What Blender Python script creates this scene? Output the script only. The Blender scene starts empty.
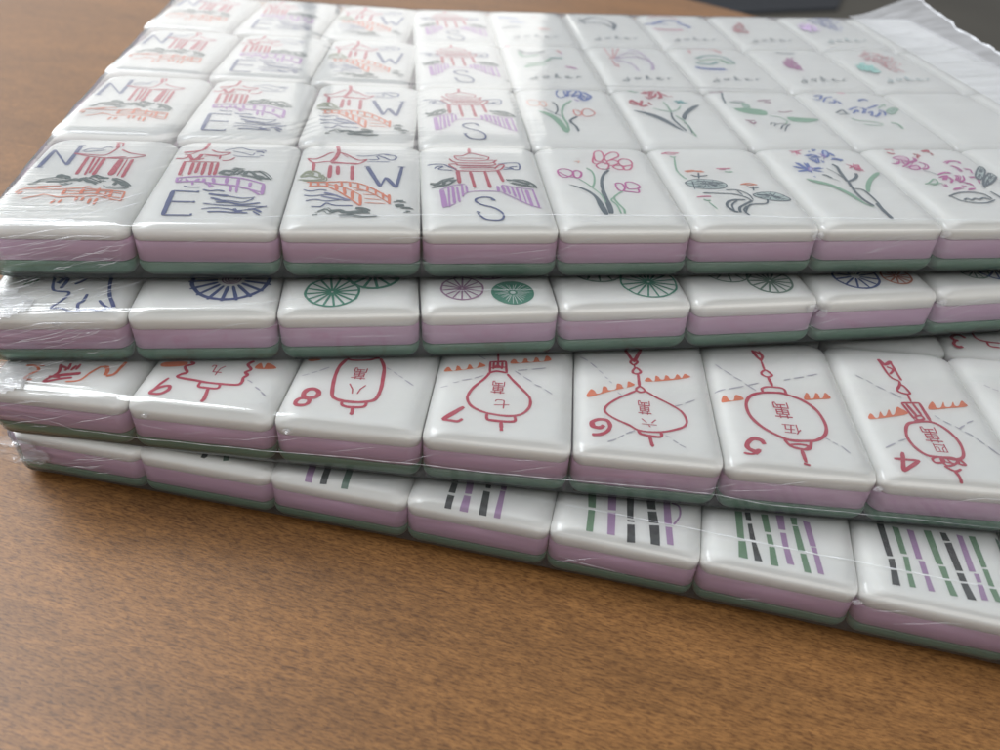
import bpy, bmesh, math, random
from mathutils import Vector, Matrix, noise
random.seed(7)
S = bpy.context.scene
COL = S.collection
# 1 Blender unit = 1 cm
# ---------------------------------------------------------------- camera
cam = bpy.data.cameras.new('camera'); cam_o = bpy.data.objects.new('camera', cam); COL.objects.link(cam_o)
cr, cu, cf, cl = (0.993673, -0.098826, 0.053352), (0.017936, 0.608602, 0.793273), (0.110866, 0.787298, -0.606524), (6.36136, -11.38836, 9.77105)
cam_o.matrix_world = Matrix(((cr[0], cu[0], -cf[0], cl[0]), (cr[1], cu[1], -cf[1], cl[1]), (cr[2], cu[2], -cf[2], cl[2]), (0, 0, 0, 1)))
cam.sensor_width = 36; cam.lens = 28.982; cam.clip_start = .5; cam.clip_end = 2000
cam.dof.use_dof = True; cam.dof.focus_distance = 12.9; cam.dof.aperture_fstop = .24
S.camera = cam_o
# ---------------------------------------------------------------- light: dim room, windows behind and to the left, added fill in front
w = bpy.data.worlds.new('World'); S.world = w; w.use_nodes = True
bg = w.node_tree.nodes['Background']; bg.inputs[0].default_value = (.93, .95, 1.0, 1); bg.inputs[1].default_value = .60
def area_lamp(name, loc, look, sx, sy, power, col):
    d = bpy.data.lights.new(name, 'AREA'); d.shape = 'RECTANGLE'; d.size = sx; d.size_y = sy; d.energy = power; d.color = col
    o = bpy.data.objects.new(name, d); COL.objects.link(o); o.location = loc
    o.rotation_euler = (Vector(look)-Vector(loc)).to_track_quat('-Z', 'Y').to_euler()
    return o
area_lamp('window_pane_light', (-92, 250, 72), (-92, 0, 10), 136, 54, 36000, (1, .97, .92))
area_lamp('window_pane_light', (14.5, 250, 72), (14.5, 0, 10), 69, 54, 18500, (1, .97, .92))
area_lamp('side_window_light', (-170, 105, 205), (5, 5, 0), 190, 190, 1800000, (.92, .96, 1))
area_lamp('front_fill_light', (60, -210, 150), (5, 5, 0), 260, 170, 250000, (1, .965, .91))  # unseen fill lamp added on the viewer's side to brighten the tile fronts
S.view_settings.view_transform = 'Standard'; S.view_settings.look = 'None'; S.view_settings.exposure = 0; S.view_settings.gamma = 1
S.render.engine = 'CYCLES'
S.cycles.transparent_max_bounces = 24; S.cycles.max_bounces = 8
WOOD_ROT = math.radians(22)

WHEELS = {'d1': [((0.317, -0.6, 0.6, 'navy'), {'spokes': 18, 'over': 0.1, 'w': 0.4, 'start': 0.36, 'hub': 'wine'})], 'd2': [((-0.271, -1.015, 0.42, 'emerald'), {'spokes': 16, 'over': 0.04, 'start': 0.05}), ((0.371, -0.499, 0.42, 'emerald'), {'spokes': 12, 'over': 0.08, 'w': 0.34, 'start': 0.1})], 'd3': [((-0.416, -0.963, 0.34, 'wine'), {'spokes': 14, 'w': 0.2, 'start': 0.05}), ((0.391, -1.124, 0.35, 'emerald'), {'solid': True}), ((0.062, -0.293, 0.4, 'wine'), {'spokes': 12, 'w': 0.3})], 'd4': [((-0.263, -0.357, 0.5, 'darkgreen'), {'spokes': 14}), ((0.508, -0.911, 0.47, 'emerald'), {'spokes': 16, 'over': 0.04, 'w': 0.22, 'start': 0.05})], 'd5': [((-0.213, -0.573, 0.42, 'darkgreen'), {'spokes': 10, 'w': 0.2}), ((0.414, -0.993, 0.38, 'darkgreen'), {'spokes': 15, 'over': 0.04, 'w': 0.24, 'start': 0.05})], 'd6': [((-0.191, -0.939, 0.4, 'navy'), {'spokes': 12, 'w': 0.28}), ((0.558, -0.995, 0.26, 'rust'), {'spokes': 12, 'w': 0.22, 'start': 0.1})], 'd7': [((-0.106, -0.949, 0.26, 'darkgreen'), {'spokes': 12, 'w': 0.2}), ((0.321, -0.95, 0.34, 'navy'), {'spokes': 12, 'w': 0.26})]}
SEAMS = [(0, 0.0035, [(2.325, 0.172, 0.991), (4.462, 0.336, 0.991), (6.563, 0.401, 0.991), (8.83, 0.405, 0.991), (11.006, 0.38, 0.991), (13.222, 0.281, 0.991), (16.363, 0.107, 0.991), (17.063, 0.051, 0.991)]), (0, 0.0035, [(0.31, -0.045, 0.704), (0.627, -0.045, 0.823), (1.23, -0.045, 0.96), (1.522, -0.045, 0.995)]), (3, 0.003, [(8.202, 0.488, 0.991), (8.657, 0.503, 0.991), (9.781, 0.534, 0.991), (11.026, 0.528, 0.991), (12.095, 0.528, 0.991), (13.136, 0.532, 0.991), (13.978, 0.546, 0.991), (15.08, 0.568, 0.991), (15.47, 0.574, 0.991)]), (1, 0.002, [(2.502, 0.112, 0.991), (3.226, 0.161, 0.991), (4.345, 0.286, 0.991), (5.161, 0.445, 0.991)]), (1, 0.002, [(6.734, 0.523, 0.991), (8.192, 0.533, 0.991), (8.849, 0.505, 0.991)]), (2, 0.004, [(0.188, -0.045, 0.59), (1.085, -0.045, 0.446), (1.295, -0.045, 0.357), (1.687, -0.045, 0.355), (2.304, -0.045, 0.326), (4.313, -0.045, 0.359), (5.016, -0.045, 0.4), (6.432, -0.045, 0.421), (7.491, -0.045, 0.408), (8.662, -0.045, 0.407), (9.852, -0.045, 0.427), (10.793, -0.045, 0.409), (11.726, -0.045, 0.304), (13.021, -0.045, 0.284), (13.491, -0.045, 0.282), (15.166, -0.045, 0.227), (15.615, -0.045, 0.207)])]
GLINT_CRUMPS = [(0, 13.109, 0.8, 0.1), (0, 15.359, 0.8, 0.09), (1, 13.062, 0.8, 0.1), (1, 13.259, 0.701, 0.1), (1, 15.439, 0.785, 0.1), (2, 4.63, 0.8, 0.07), (2, 13.183, 0.8, 0.07), (3, 13.139, 0.8, 0.07), (1, 1.134, 0.8, 0.06), (2, 2.498, 0.8, 0.05)]
GLYPHS = {'萬': [[[-100,87],[-100,73],[-50,73],[-50,59],[-33,59],[-33,73],[31,73],[31,59],[48,59],[48,73],[100,73],[100,87],[48,87],[48,100],[31,100],[31,87],[-33,87],[-33,100],[-50,100],[-50,87],[-59,17],[-9,17],[-9,2],[-59,2],[8,17],[59,17],[59,2],[8,2],[-59,44],[-9,44],[-9,29],[-59,29],[8,44],[59,44],[59,29],[8,29],[26,-45],[32,-52],[37,-59],[8,-60],[8,-37],[75,-37],[75,-83],[75,-85],[72,-86],[63,-86],[49,-86],[52,-93],[54,-100],[73,-99],[85,-97],[91,-92],[92,-83],[92,-23],[8,-23],[8,-10],[76,-10],[76,56],[-76,56],[-76,-10],[-9,-10],[-9,-23],[-90,-23],[-90,-100],[-74,-100],[-74,-37],[-9,-37],[-9,-61],[-59,-63],[-58,-77],[-11,-75],[44,-72],[48,-78],[50,-85],[63,-80],[54,-61],[39,-41]],[[59,28,58],[28,57,58],[28,29,57],[29,32,57],[32,33,57],[33,56,57],[59,31,28],[30,32,29],[30,35,32],[34,56,33],[59,20,31],[20,30,31],[20,35,30],[20,34,35],[20,21,34],[21,24,34],[24,25,34],[25,56,34],[59,23,20],[22,24,21],[22,27,24],[26,56,25],[59,22,23],[59,27,22],[59,26,27],[59,56,26],[60,56,59],[61,55,60],[55,56,60],[61,54,55],[63,65,62],[65,61,62],[65,54,61],[65,53,54],[65,66,53],[66,40,53],[40,41,53],[41,52,53],[63,64,65],[67,40,66],[67,39,40],[42,52,41],[36,75,76],[37,75,36],[38,75,37],[39,75,38],[67,75,39],[67,71,75],[71,74,75],[68,71,67],[69,71,68],[69,70,71],[72,74,71],[73,74,72],[43,52,42],[43,51,52],[44,51,43],[47,45,46],[47,44,45],[47,51,44],[47,50,51],[48,50,47],[48,49,50],[19,17,18],[19,16,17],[15,13,14],[15,12,13],[1,19,0],[1,16,19],[1,15,16],[1,12,15],[1,11,12],[1,10,11],[2,10,1],[3,5,2],[5,10,2],[3,4,5],[6,10,5],[7,9,6],[9,10,6],[7,8,9]]],'九': [[[-90,46],[-90,29],[-34,29],[-50,-39],[-100,-87],[-94,-93],[-88,-100],[-35,-46],[-17,29],[31,29],[31,-71],[36,-92],[53,-97],[66,-97],[78,-97],[94,-88],[100,-56],[92,-53],[85,-49],[83,-75],[77,-81],[66,-81],[55,-81],[49,-79],[48,-71],[48,46],[-16,46],[-15,73],[-15,100],[-32,100],[-32,73],[-33,46]],[[30,28,29],[30,27,28],[31,27,30],[31,26,27],[1,31,0],[1,26,31],[1,25,26],[1,2,25],[2,8,25],[8,9,25],[9,24,25],[3,8,2],[3,7,8],[10,24,9],[4,7,3],[4,5,7],[5,6,7],[19,17,18],[19,16,17],[19,15,16],[11,24,10],[11,23,24],[20,15,19],[11,22,23],[11,21,22],[11,20,21],[11,15,20],[11,14,15],[12,14,11],[13,14,12]]],'八': [[[33,100],[18,99],[29,13],[86,-100],[92,-93],[100,-87],[44,19],[-42,95],[-56,-5],[-100,-87],[-94,-93],[-88,-100],[-41,-14],[-25,93]],[[8,13,7],[8,12,13],[9,12,8],[9,10,12],[10,11,12],[1,6,0],[2,6,1],[2,5,6],[3,4,2],[4,5,2]]],'七': [[[-36,100],[-36,23],[-100,12],[-97,-5],[-36,5],[-36,-65],[-28,-93],[0,-100],[29,-100],[58,-100],[85,-89],[93,-49],[85,-45],[76,-40],[72,-74],[57,-83],[28,-83],[1,-83],[-15,-79],[-18,-65],[-18,8],[100,28],[97,45],[-18,26],[-18,100]],[[1,24,0],[1,23,24],[23,21,22],[23,20,21],[1,20,23],[2,20,1],[3,20,2],[3,4,20],[4,19,20],[5,19,4],[14,12,13],[14,11,12],[14,10,11],[6,19,5],[6,18,19],[15,10,14],[6,17,18],[6,16,17],[6,15,16],[6,10,15],[6,9,10],[7,9,6],[8,9,7]]],'六': [[[-20,94],[-8,70],[1,48],[18,55],[9,76],[-3,100],[-97,43],[-97,26],[99,26],[99,43],[-42,0],[-68,-48],[-100,-89],[-91,-94],[-83,-100],[-52,-57],[-23,-5],[23,-5],[56,-54],[83,-99],[100,-89],[72,-46],[39,2]],[[7,9,6],[7,8,9],[11,16,10],[11,15,16],[12,15,11],[12,13,15],[13,14,15],[17,21,22],[18,21,17],[18,20,21],[19,20,18],[0,4,5],[1,4,0],[1,3,4],[2,3,1]]],'伍': [[[-42,-75],[-42,-91],[100,-91],[100,-75],[72,-75],[77,-29],[80,14],[68,16],[66,15],[22,15],[30,68],[93,68],[93,83],[-32,83],[-32,68],[13,68],[10,42],[5,15],[-30,15],[-30,-1],[3,-1],[-4,-41],[-10,-75],[19,-1],[63,-1],[60,-37],[56,-75],[7,-75],[13,-41],[-47,100],[-70,51],[-100,12],[-95,3],[-91,-5],[-79,9],[-68,25],[-68,-100],[-53,-100],[-53,51],[-42,73],[-32,95]],[[30,40,29],[30,39,40],[14,12,13],[14,11,12],[30,38,39],[15,11,14],[16,10,15],[10,11,15],[16,9,10],[31,38,30],[31,35,38],[35,37,38],[17,9,16],[31,34,35],[36,37,35],[8,6,7],[19,17,18],[19,9,17],[19,8,9],[19,6,8],[19,23,6],[23,24,6],[24,5,6],[32,34,31],[32,33,34],[20,23,19],[21,23,20],[21,28,23],[25,5,24],[25,4,5],[26,4,25],[22,28,21],[22,27,28],[1,22,0],[1,27,22],[1,26,27],[1,4,26],[1,3,4],[1,2,3]]],'四': [[[-100,100],[-100,-100],[-81,-100],[-81,-81],[81,-81],[81,-98],[100,-98],[100,100],[-81,-63],[-81,82],[-36,82],[-44,10],[-79,-29],[-72,-36],[-67,-44],[-27,1],[-18,82],[16,82],[16,4],[20,-18],[37,-24],[50,-24],[64,-24],[72,-24],[79,-23],[78,-15],[77,-7],[71,-8],[63,-8],[51,-8],[40,-8],[35,-6],[33,3],[33,82],[81,82],[81,-63]],[[1,9,0],[9,7,0],[9,16,7],[16,17,7],[17,33,7],[33,34,7],[34,6,7],[1,8,9],[10,16,9],[11,16,10],[11,15,16],[18,33,17],[18,32,33],[35,6,34],[12,15,11],[19,32,18],[19,31,32],[12,13,15],[13,14,15],[19,30,31],[27,25,26],[28,25,27],[19,29,30],[19,28,29],[19,25,28],[19,24,25],[20,24,19],[20,23,24],[20,22,23],[21,22,20],[1,3,8],[3,35,8],[3,4,35],[4,6,35],[1,2,3],[5,6,4]]]}
GLYPH_AT = {'nine': [('九', -0.056, -0.715, 0.21, 0.255, 0.0)], 'eight': [('萬', -0.076, -0.429, 0.226, 0.298, 0.0), ('八', -0.043, -0.818, 0.273, 0.241, 0.0)], 'seven': [('萬', -0.082, -0.43, 0.218, 0.314, 0.0), ('七', 0.007, -0.834, 0.234, 0.206, 0.0)], 'six': [('萬', -0.015, -0.584, 0.207, 0.333, 0.0), ('六', 0.035, -0.942, 0.235, 0.189, 0.0)], 'five': [('萬', -0.053, -0.322, 0.268, 0.394, 0.0), ('伍', 0.008, -0.762, 0.274, 0.229, 0.0)], 'four': [('萬', -0.04, -0.601, 0.267, 0.368, 0.0), ('四', -0.008, -0.901, 0.184, 0.188, 0.0)]}
ART = '''
@north
letter navy .62 s -1111,301 -1105,1059
letter navy .3 s -1177,298 -1027,315
letter navy .3 s -1105,1059 -680,444
letter navy .62 s -660,416 -694,1268
letter navy .3 s -781,1283 -622,1303
pagoda red .28 - -704,935 -507,900 -131,885 -2,1172 1,1332
pagoda red .28 - 100,1145 306,997 610,917
pagoda red .3 - -700,922 -388,813 -47,755 321,770 618,886
pagoda red .3 s -50,767 281,829
pagoda red .5 s -50,1427 1,1204
pagoda red .3 s -110,1470 40,1451 67,1284
pagoda red .5 s -401,782 -354,57
pagoda red .35 s -278,757 -203,34
pagoda red .35 s -186,743 -152,120
pagoda red .55 s -87,735 -61,39
pagoda red .9 s 230,717 236,49
pagoda red .5 s 426,725 469,-27
pagoda red .2 s 334,722 366,26
cloud navy .18 - -592,1020 -492,1150 -300,1140 -193,1259 -85,1213
cloud navy .18 - -563,1003 -367,1049 -194,1100
tree pine .3 - -1036,-357 -932,-290 -867,-169 -693,-109 -539,-49 -461,-85
tree pine .45 - -669,-54 -597,-7 -496,-48 -444,-139
tree pine .5 - -729,-257 -589,-225 -439,-220 -352,-153 -265,-188
tree pine .35 - -485,-340 -374,-352 -359,-299
tree pine .5 - -224,-214 -163,-130 -73,-209 48,-248
tree pine .4 - -201,-77 -89,-155 17,-217 124,-284
tree pine .4 - -39,-33 39,3 143,-49 262,-78
tree pine .25 - 114,-176 209,-200
tree pine .45 - 327,-114 449,-192 584,-285 684,-411
tree pine .45 - 410,-328 456,-219 604,-360
tree pine .22 - 357,-410 511,-416 711,-431
tree pine .3 s 256,-360 290,-401
bridge orange .22 - -1094,-710 -1026,-555 -767,-454 -420,-407
bridge orange .3 - -835,-560 -752,-495 -641,-450
bridge orange .22 - -1034,-759 -989,-656 -1052,-709
bridge orange .22 - -896,-905 -739,-826 -580,-747 -342,-831 -186,-797 23,-792 268,-765 552,-869 734,-914
bridge orange .22 - -1026,-555 -780,-537 -437,-548 -158,-488 107,-512 416,-540 702,-599
bridge orange .3 s 698,-584 731,-904
bridge orange .3 s -674,-775 -599,-722
bridge orange .45 s -311,-545 -310,-740
bridge orange .45 s -26,-500 -15,-706
bridge orange .45 s 233,-466 248,-699
bridge orange .45 s 469,-538 504,-809
bridge orange .3 s 395,-618 400,-782
bridge orange .2 - -297,-714 -51,-692 241,-674 527,-778 686,-815
bridge orange .2 - -297,-586 -36,-604 207,-561 481,-616 665,-662
bridge orange .35 - -55,-475 -4,-431 86,-444
bridge orange .35 s -355,-916 -377,-1064
bridge orange .35 s -241,-913 -262,-1037
bridge orange .4 s -20,-823 -9,-957
bridge orange .4 s 84,-820 80,-940
bridge orange .4 s 205,-837 224,-1035
bridge orange .4 s 314,-850 328,-1072
@east
pagoda red .45 - -638,1634 -632,1435 -660,1239 -776,1151 -990,1079
pagoda red .2 - -961,1005 -843,1009 -692,1218
pagoda red .3 - -523,1224 -382,1121 -161,1110 -308,978 -628,1017
pagoda red .18 - -586,925 -473,960 -318,903
pagoda red .35 - -1077,827 -942,807 -847,915
pagoda red .6 - -872,977 -774,794 -686,828 -652,1016
pagoda red .3 - -808,732 -674,767 -570,844
pagoda red .3 s -311,997 -301,810
pagoda red .3 - -243,751 -106,786 -41,900
pagoda red .28 s -903,680 -585,679 -278,683
pagoda red .5 s -877,669 -840,103
pagoda red .5 s -719,644 -677,130
pagoda red .5 s -614,648 -583,207
pagoda red .5 s -509,651 -465,136
pagoda red .5 s -396,655 -340,139
pagoda red .5 s -292,658 -253,142
pagoda red .12 s -831,103 -767,105
cloud navy .2 - -288,1208 -165,1277 -5,1348 184,1251 431,1248 466,1171
cloud navy .16 - -127,1194 83,1106 244,1017 278,1113
cloud navy .16 - -95,1005 60,947 401,940
cloud navy .35 - 293,1178 391,1181 449,1119
cloud navy .35 - 389,1022 454,992
tree pine .45 - -183,189 -116,307 4,282
tree pine .3 - -140,179 47,167 77,266 111,343 8,399 201,363
tree pine .35 - 111,198 190,287 225,364
tree pine .4 - 278,174 302,319 408,235 522,94 718,14
tree pine .25 - 357,263 493,296 603,183 747,-24
tree pine .2 - 185,171 382,102 582,-6
tree pine .2 - 421,149 514,151 616,86
bridge purple .35 - -867,-11 -531,66 -192,86 256,19 654,-194
bridge purple .35 - -830,-176 -492,-129 -137,-213 120,-262 409,-380 646,-615
bridge purple .4 s -847,1 -815,-192
bridge purple .5 s -693,-51 -626,-132
bridge purple .5 s -514,-129 -469,-17
bridge purple .5 s -248,17 -189,-176
bridge purple .5 s -390,-15 -374,-153
bridge purple .5 s -9,23 18,-199
bridge purple .5 s 194,1 224,-276
bridge purple .5 s 417,-134 435,-325
bridge purple .5 s 650,-194 686,-614
bridge purple .25 s -758,-41 -779,-152
bridge purple .25 - 266,-329 460,-417 653,-509
bridge purple .35 - -553,-158 -529,-277
bridge purple .4 s -263,-206 -223,-357
bridge purple .3 s -341,-207 -164,-312
bridge purple .4 s 114,-295 144,-509
bridge purple .4 s 219,-314 252,-544
letter navy .62 s -788,-513 -731,-1396
letter navy .34 s -788,-513 -397,-542
letter navy .8 s -398,-537 -354,-536
letter navy .34 s -742,-909 -376,-912
letter navy .8 s -380,-912 -337,-911
letter navy .34 s -733,-1386 -301,-1380
letter navy .8 s -322,-1357 -285,-1356
water navy .22 - -664,-324 -555,-364 -378,-360
water navy .3 - -316,-450 -195,-500 -68,-471 51,-511
water navy .5 - -186,-606 -105,-630 10,-654 146,-677
water navy .22 - 146,-677 378,-750 593,-710
water navy .4 - -124,-760 -54,-784 138,-883
water navy .22 - -45,-835 220,-856 402,-903 521,-825 576,-746
water navy .35 - -9,-910 185,-907 414,-979 710,-913
water navy .22 - -204,-964 73,-1009 422,-1028 837,-1047
water navy .22 - -187,-1162 6,-1110 271,-1155 364,-1202 570,-1150 834,-1022
water navy .3 - -73,-1257 115,-1240 332,-1266 568,-1272
water navy .5 - 331,-1129 389,-1226 471,-1201
water navy .4 - 549,-1150 656,-1149 778,-1245
water navy .3 - 646,-1222 770,-1342
@west
pagoda red .6 - -444,1545 -400,1261 -436,970 -497,780
pagoda red .3 - -927,925 -778,910 -664,1027 -551,1191 -466,1226
pagoda red .3 - -378,1229 -246,1136 -86,948 16,888 139,935
pagoda red .3 - -927,925 -788,742 -548,810 -249,756 -26,718 140,923
pagoda red .45 s -495,749 -27,743
pagoda red .5 s -792,742 -769,397
pagoda red .6 s -492,645 -468,111
pagoda red .55 s -364,630 -334,242
pagoda red .6 s -113,636 -75,44
pagoda red .16 - -405,1261 -323,1166 -214,1008
cloud navy .2 - -68,1096 84,1081 284,1132 435,1188 614,1128
cloud navy .22 - 165,923 339,941 285,1086
cloud navy .3 - 309,1119 438,1026 541,921 641,968 627,1115 435,1155
cloud navy .2 - 143,828 542,839
tree olive .4 - -959,142 -872,348 -756,380 -653,294 -629,148 -577,237
tree olive .3 - -959,27 -770,2 -561,35 -561,179
tree olive .3 - -924,142 -811,203 -662,119
tree olive .3 - -864,260 -773,303 -783,145
letter navy .3 s 101,623 212,613
letter navy .65 s 156,600 416,-213
letter navy .3 s 416,-213 491,171
letter navy .65 s 499,154 688,-253
letter navy .5 s 688,-253 768,614
letter navy .35 s 694,625 830,616
bridge orange .3 - -832,-84 -529,-78 -203,-44 84,-123 350,-369 599,-688
bridge orange .3 - -782,-250 -518,-229 -322,-379 -100,-644 118,-954
bridge orange .18 - -525,-134 -238,-241 -44,-402 126,-588
bridge orange .4 s -762,-82 -747,-249
bridge orange .4 s -634,-80 -610,-230
bridge orange .4 s -482,-77 -468,-272
bridge orange .5 s -338,-131 -294,-379
bridge orange .5 s -190,-267 -151,-539
bridge orange .5 s -42,-429 -16,-722
bridge orange .45 s 102,-562 129,-954
bridge orange .35 s -250,-45 -227,-224
bridge orange .35 s -107,-70 -86,-255
bridge orange .35 s 37,-124 57,-318
bridge orange .35 s 205,-216 211,-398
bridge orange .35 s 349,-341 354,-532
bridge orange .35 s 468,-476 484,-690
bridge orange .4 s 574,-528 590,-887
bridge orange .18 s 147,-534 401,-558
bridge orange .18 s 176,-694 451,-732
bridge orange .18 s 193,-850 522,-872
bridge orange .18 - -50,-265 140,-372 331,-532 613,-887
bridge orange .18 s -22,-375 234,-398
water navy .22 - -849,-388 -730,-440 -575,-383 -458,-409
water navy .22 - -817,-601 -668,-626 -469,-570 -262,-594
water indigo .35 - -498,-490 -332,-568 -165,-698 -48,-775
water indigo .35 - -533,-624 -346,-700 -93,-776
water navy .22 - -764,-810 -612,-756 -429,-806 -207,-751
water navy .25 - -656,-1013 -502,-1011 -423,-883 -284,-958 7,-965
tree pine .22 - -532,-1186 -406,-1110 -311,-1209 -184,-1133
tree pine .5 - -336,-1160 -184,-1133 -92,-1197 39,-1181 171,-1155 261,-1194
tree pine .6 - 56,-1056 167,-1065 259,-1129
tree pine .5 s -608,-1319 -523,-1299
tree pine .25 - -195,-1306 1,-1295 178,-1328 397,-1301
tree pine .7 - 703,-766 817,-764
tree pine .8 - 681,-948 817,-921
tree pine .6 - 817,-1023 942,-1022
tree pine .5 - 862,-1149 930,-1148
@south
pagoda red .5 s -158,1530 -166,1294
pagoda red .3 - -455,1156 -299,1172 -161,1294 -8,1231 191,1117
pagoda red .25 - -455,1156 -363,963 100,959 191,1117
pagoda red .2 s -383,1059 108,1050
pagoda red .3 - -552,1024 -445,866 -166,839 194,846 323,990
pagoda red .2 s 101,972 308,963
pagoda red .3 - -577,769 -423,803 -376,741 237,752 248,879
pagoda red .3 s -382,635 253,646
pagoda red .3 - -577,756 -460,584 -390,493 265,504 442,756
pagoda red .3 - 248,596 339,754 444,774
pagoda red .12 s -353,697 232,695
pagoda red .12 s -360,567 271,571
pagoda red .6 s -427,493 -420,-40
pagoda red .5 s -205,453 -166,-225
pagoda red .5 s 59,458 100,-223
pagoda red .5 s 293,535 348,27
cloud navy .25 - -956,730 -804,777 -653,755 -581,675 -438,523
cloud navy .25 - -836,578 -782,671 -682,673 -762,548 -514,510
cloud navy .25 - 318,797 555,853 707,824 691,572 576,570 535,663 667,697
cloud navy .25 - 398,567 579,601 433,661
tree pine .35 - -941,-75 -834,-102 -706,72 -507,162
tree pine .35 - -885,-199 -764,-158 -591,-71 -485,116
tree pine .4 - -711,-44 -609,73 -513,45
tree pine .25 - -833,-74 -739,-129 -661,-14
tree pine .5 - 413,104 523,87 662,1 799,-84
tree pine .3 - 489,-1 651,-86 908,-197
tree pine .3 - 527,129 722,90 853,-54 908,-197
bridge purple .3 s -765,-326 -738,-993
bridge purple .5 s -722,-326 -691,-967
bridge purple .3 s -622,-213 -634,-967
bridge purple .45 s -549,-184 -547,-837
bridge purple .35 s -476,-183 -463,-784
bridge purple .35 s -387,-97 -392,-570
bridge purple .35 s -316,-125 -311,-416
bridge purple .2 - -770,-326 -571,-156 -325,-68
bridge purple .2 s -738,-993 -536,-847
bridge purple .2 - -415,-570 -298,-405 -56,-359 279,-372
bridge purple .45 s 228,-148 230,-389
bridge purple .45 s 304,-118 334,-427
bridge purple .35 s 387,-146 412,-482
bridge purple .35 s 469,-185 496,-591
bridge purple .35 s 549,-229 569,-778
bridge purple .2 s 631,-257 654,-857
bridge purple .5 s 710,-313 738,-936
bridge purple .3 s 823,-283 849,-987
bridge purple .2 - 306,-107 540,-201 846,-294
bridge purple .2 - 277,-400 531,-698 698,-883 880,-1013
letter navy .32 - 131,-727 76,-631 -27,-594 -161,-649 -193,-756 -98,-887 79,-990 192,-1144 222,-1295 176,-1418 61,-1443 -93,-1394 -191,-1195
letter navy .6 s 73,-664 131,-727
letter navy .5 s -210,-1145 -143,-1170
@orchid
flower pink .28 c 24,1374 160,1444 180,1207 93,974 -21,1006
flower pink .28 - 17,1339 -87,940 -40,843
flower pink .3 c 187,1174 338,1378 461,1380 465,1211 328,1076 186,975
flower pink .28 c 200,976 344,1023 393,880 265,782 192,813
flower pink .28 c -52,779 79,909 192,813 126,622 -5,621
flower pink .28 c 414,978 517,1078 637,1014 632,818 471,752 405,816
flower pink .28 c 252,718 398,784 442,625 330,592
flower pink .28 c 463,720 625,786 540,594 435,593
flower pink .2 - 93,974 146,845 233,878
flower magenta .28 c -814,519 -709,614 -577,553 -539,399 -692,246 -797,305
flower magenta .35 c -541,460 -449,541 -392,431 -450,248 -540,247
flower magenta .25 - -806,489 -682,306 -565,247
flower magenta .28 c 145,-17 247,-16 271,-191 201,-334 133,-249
flower magenta .28 c 330,14 439,44 538,-74 536,-190 421,-248 315,-220
flower magenta .3 - 226,-334 344,-362 475,-390 497,-248
stem slate .16 - 21,621 120,590 185,654
stem slate .5 - 139,559 10,372 -90,71 -136,-278 -142,-668 -138,-936 -169,-1197
stem slate .2 f -706,-62 -557,-136 -409,-279 -304,-503 -249,-776 -228,-1196 -311,-1196 -341,-936 -352,-559 -444,-336 -587,-165
stem slate .35 - -166,-307 -178,-722 -205,-1196
stem sage .3 - -261,650 -193,525 -183,310 -234,11 -300,-164
stem sage .22 - -487,187 -366,-48 -266,-307 -206,-503 -189,-776
stem sage .3 - 201,-334 71,-475 -8,-614 17,-830 67,-1042 44,-1197
stem sage .25 - -2,-586 -75,-695 -18,-884 -16,-1197
flower peach .2 - -432,935 -334,969 -378,871
@lotus
flower pink .3 - -865,1324 -736,1393 -630,1373 -509,1361
flower pink .22 - -815,1358 -733,1304 -594,1305
stem sage .3 - -731,1209 -677,1156 -613,1190
stem sage .25 - -667,1122 -734,825 -783,537 -748,289 -705,167
flower orange .3 - -646,506 -484,557 -396,494 -276,494
flower orange .22 - -615,475 -442,519 -302,538
stem slate .3 - -572,350 -459,289 -260,332
stem slate .3 s -398,444 -469,185
leaf slate .2 c -783,-13 -609,136 -396,148 -154,88 -37,-74 -151,-221 -417,-249 -655,-190
leaf slate .22 - -770,-13 -559,-43 -291,-14 -112,-103
leaf slate .35 - -549,76 -324,46 -82,-14
leaf slate .3 - -612,-131 -393,-173 -105,-162
leaf slate .3 - -499,-14 -362,-73 -219,-115
leaf slate .2 - -627,76 -682,-277
flower pink .3 - -3,634 105,634 286,648
flower pink .2 - 41,602 170,583
stem sage .35 - 113,495 187,476 275,495
flower orange .3 - 224,-75 389,-15 531,-93
flower orange .25 - 273,-45 387,-93 499,-75
stem slate .25 - 314,-152 393,-223 514,-211
stem slate .3 s 427,-164 371,-339
flower pink .3 - -738,-588 -616,-561 -478,-562
stem sage .35 - -651,-672 -593,-727 -522,-700
stem sage .2 - -586,-782 -524,-1051
leaf slate .2 c 302,-510 506,-409 757,-427 914,-683 760,-748 456,-679
leaf slate .35 - 365,-510 566,-523 746,-654
leaf slate .25 - 360,-595 553,-624
leaf slate .2 - 592,-455 702,-569 807,-693
stem slate .25 - -585,-420 -325,-439 -33,-480 131,-594 183,-733
stem slate .22 - -128,-308 78,-309 222,-481 231,-706
stem slate .25 - 68,-337 110,-509
stem slate .3 - 494,-680 419,-845 184,-870 55,-950 -88,-1213
stem slate .4 - 92,-705 -109,-703 -250,-785 -317,-947 -256,-1133 -196,-1170
stem slate .3 - -68,-731 -212,-894 -248,-1107
stem slate .4 - 208,-733 34,-869 -113,-1002 -165,-1186
stem slate .3 - 30,-950 -76,-1108 -43,-1292
@cornflower
flower pink .22 - -412,1458 -331,1409 -274,1304
flower pink .2 - -426,1388 -192,1501
flower pink .2 - -294,1500 -346,1304
flower blue .45 - -623,732 -526,667 -415,634
flower blue .45 - -500,897 -457,732 -428,634
flower blue .45 - -647,506 -483,570 -387,601
flower blue .4 - -317,896 -359,666
flower blue .4 - -400,441 -428,569
flower blue .4 - -318,633 -128,685
flower blue .3 - -318,569 -186,491
flower violet .2 c -401,634 -312,712 -332,601 -409,518
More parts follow.
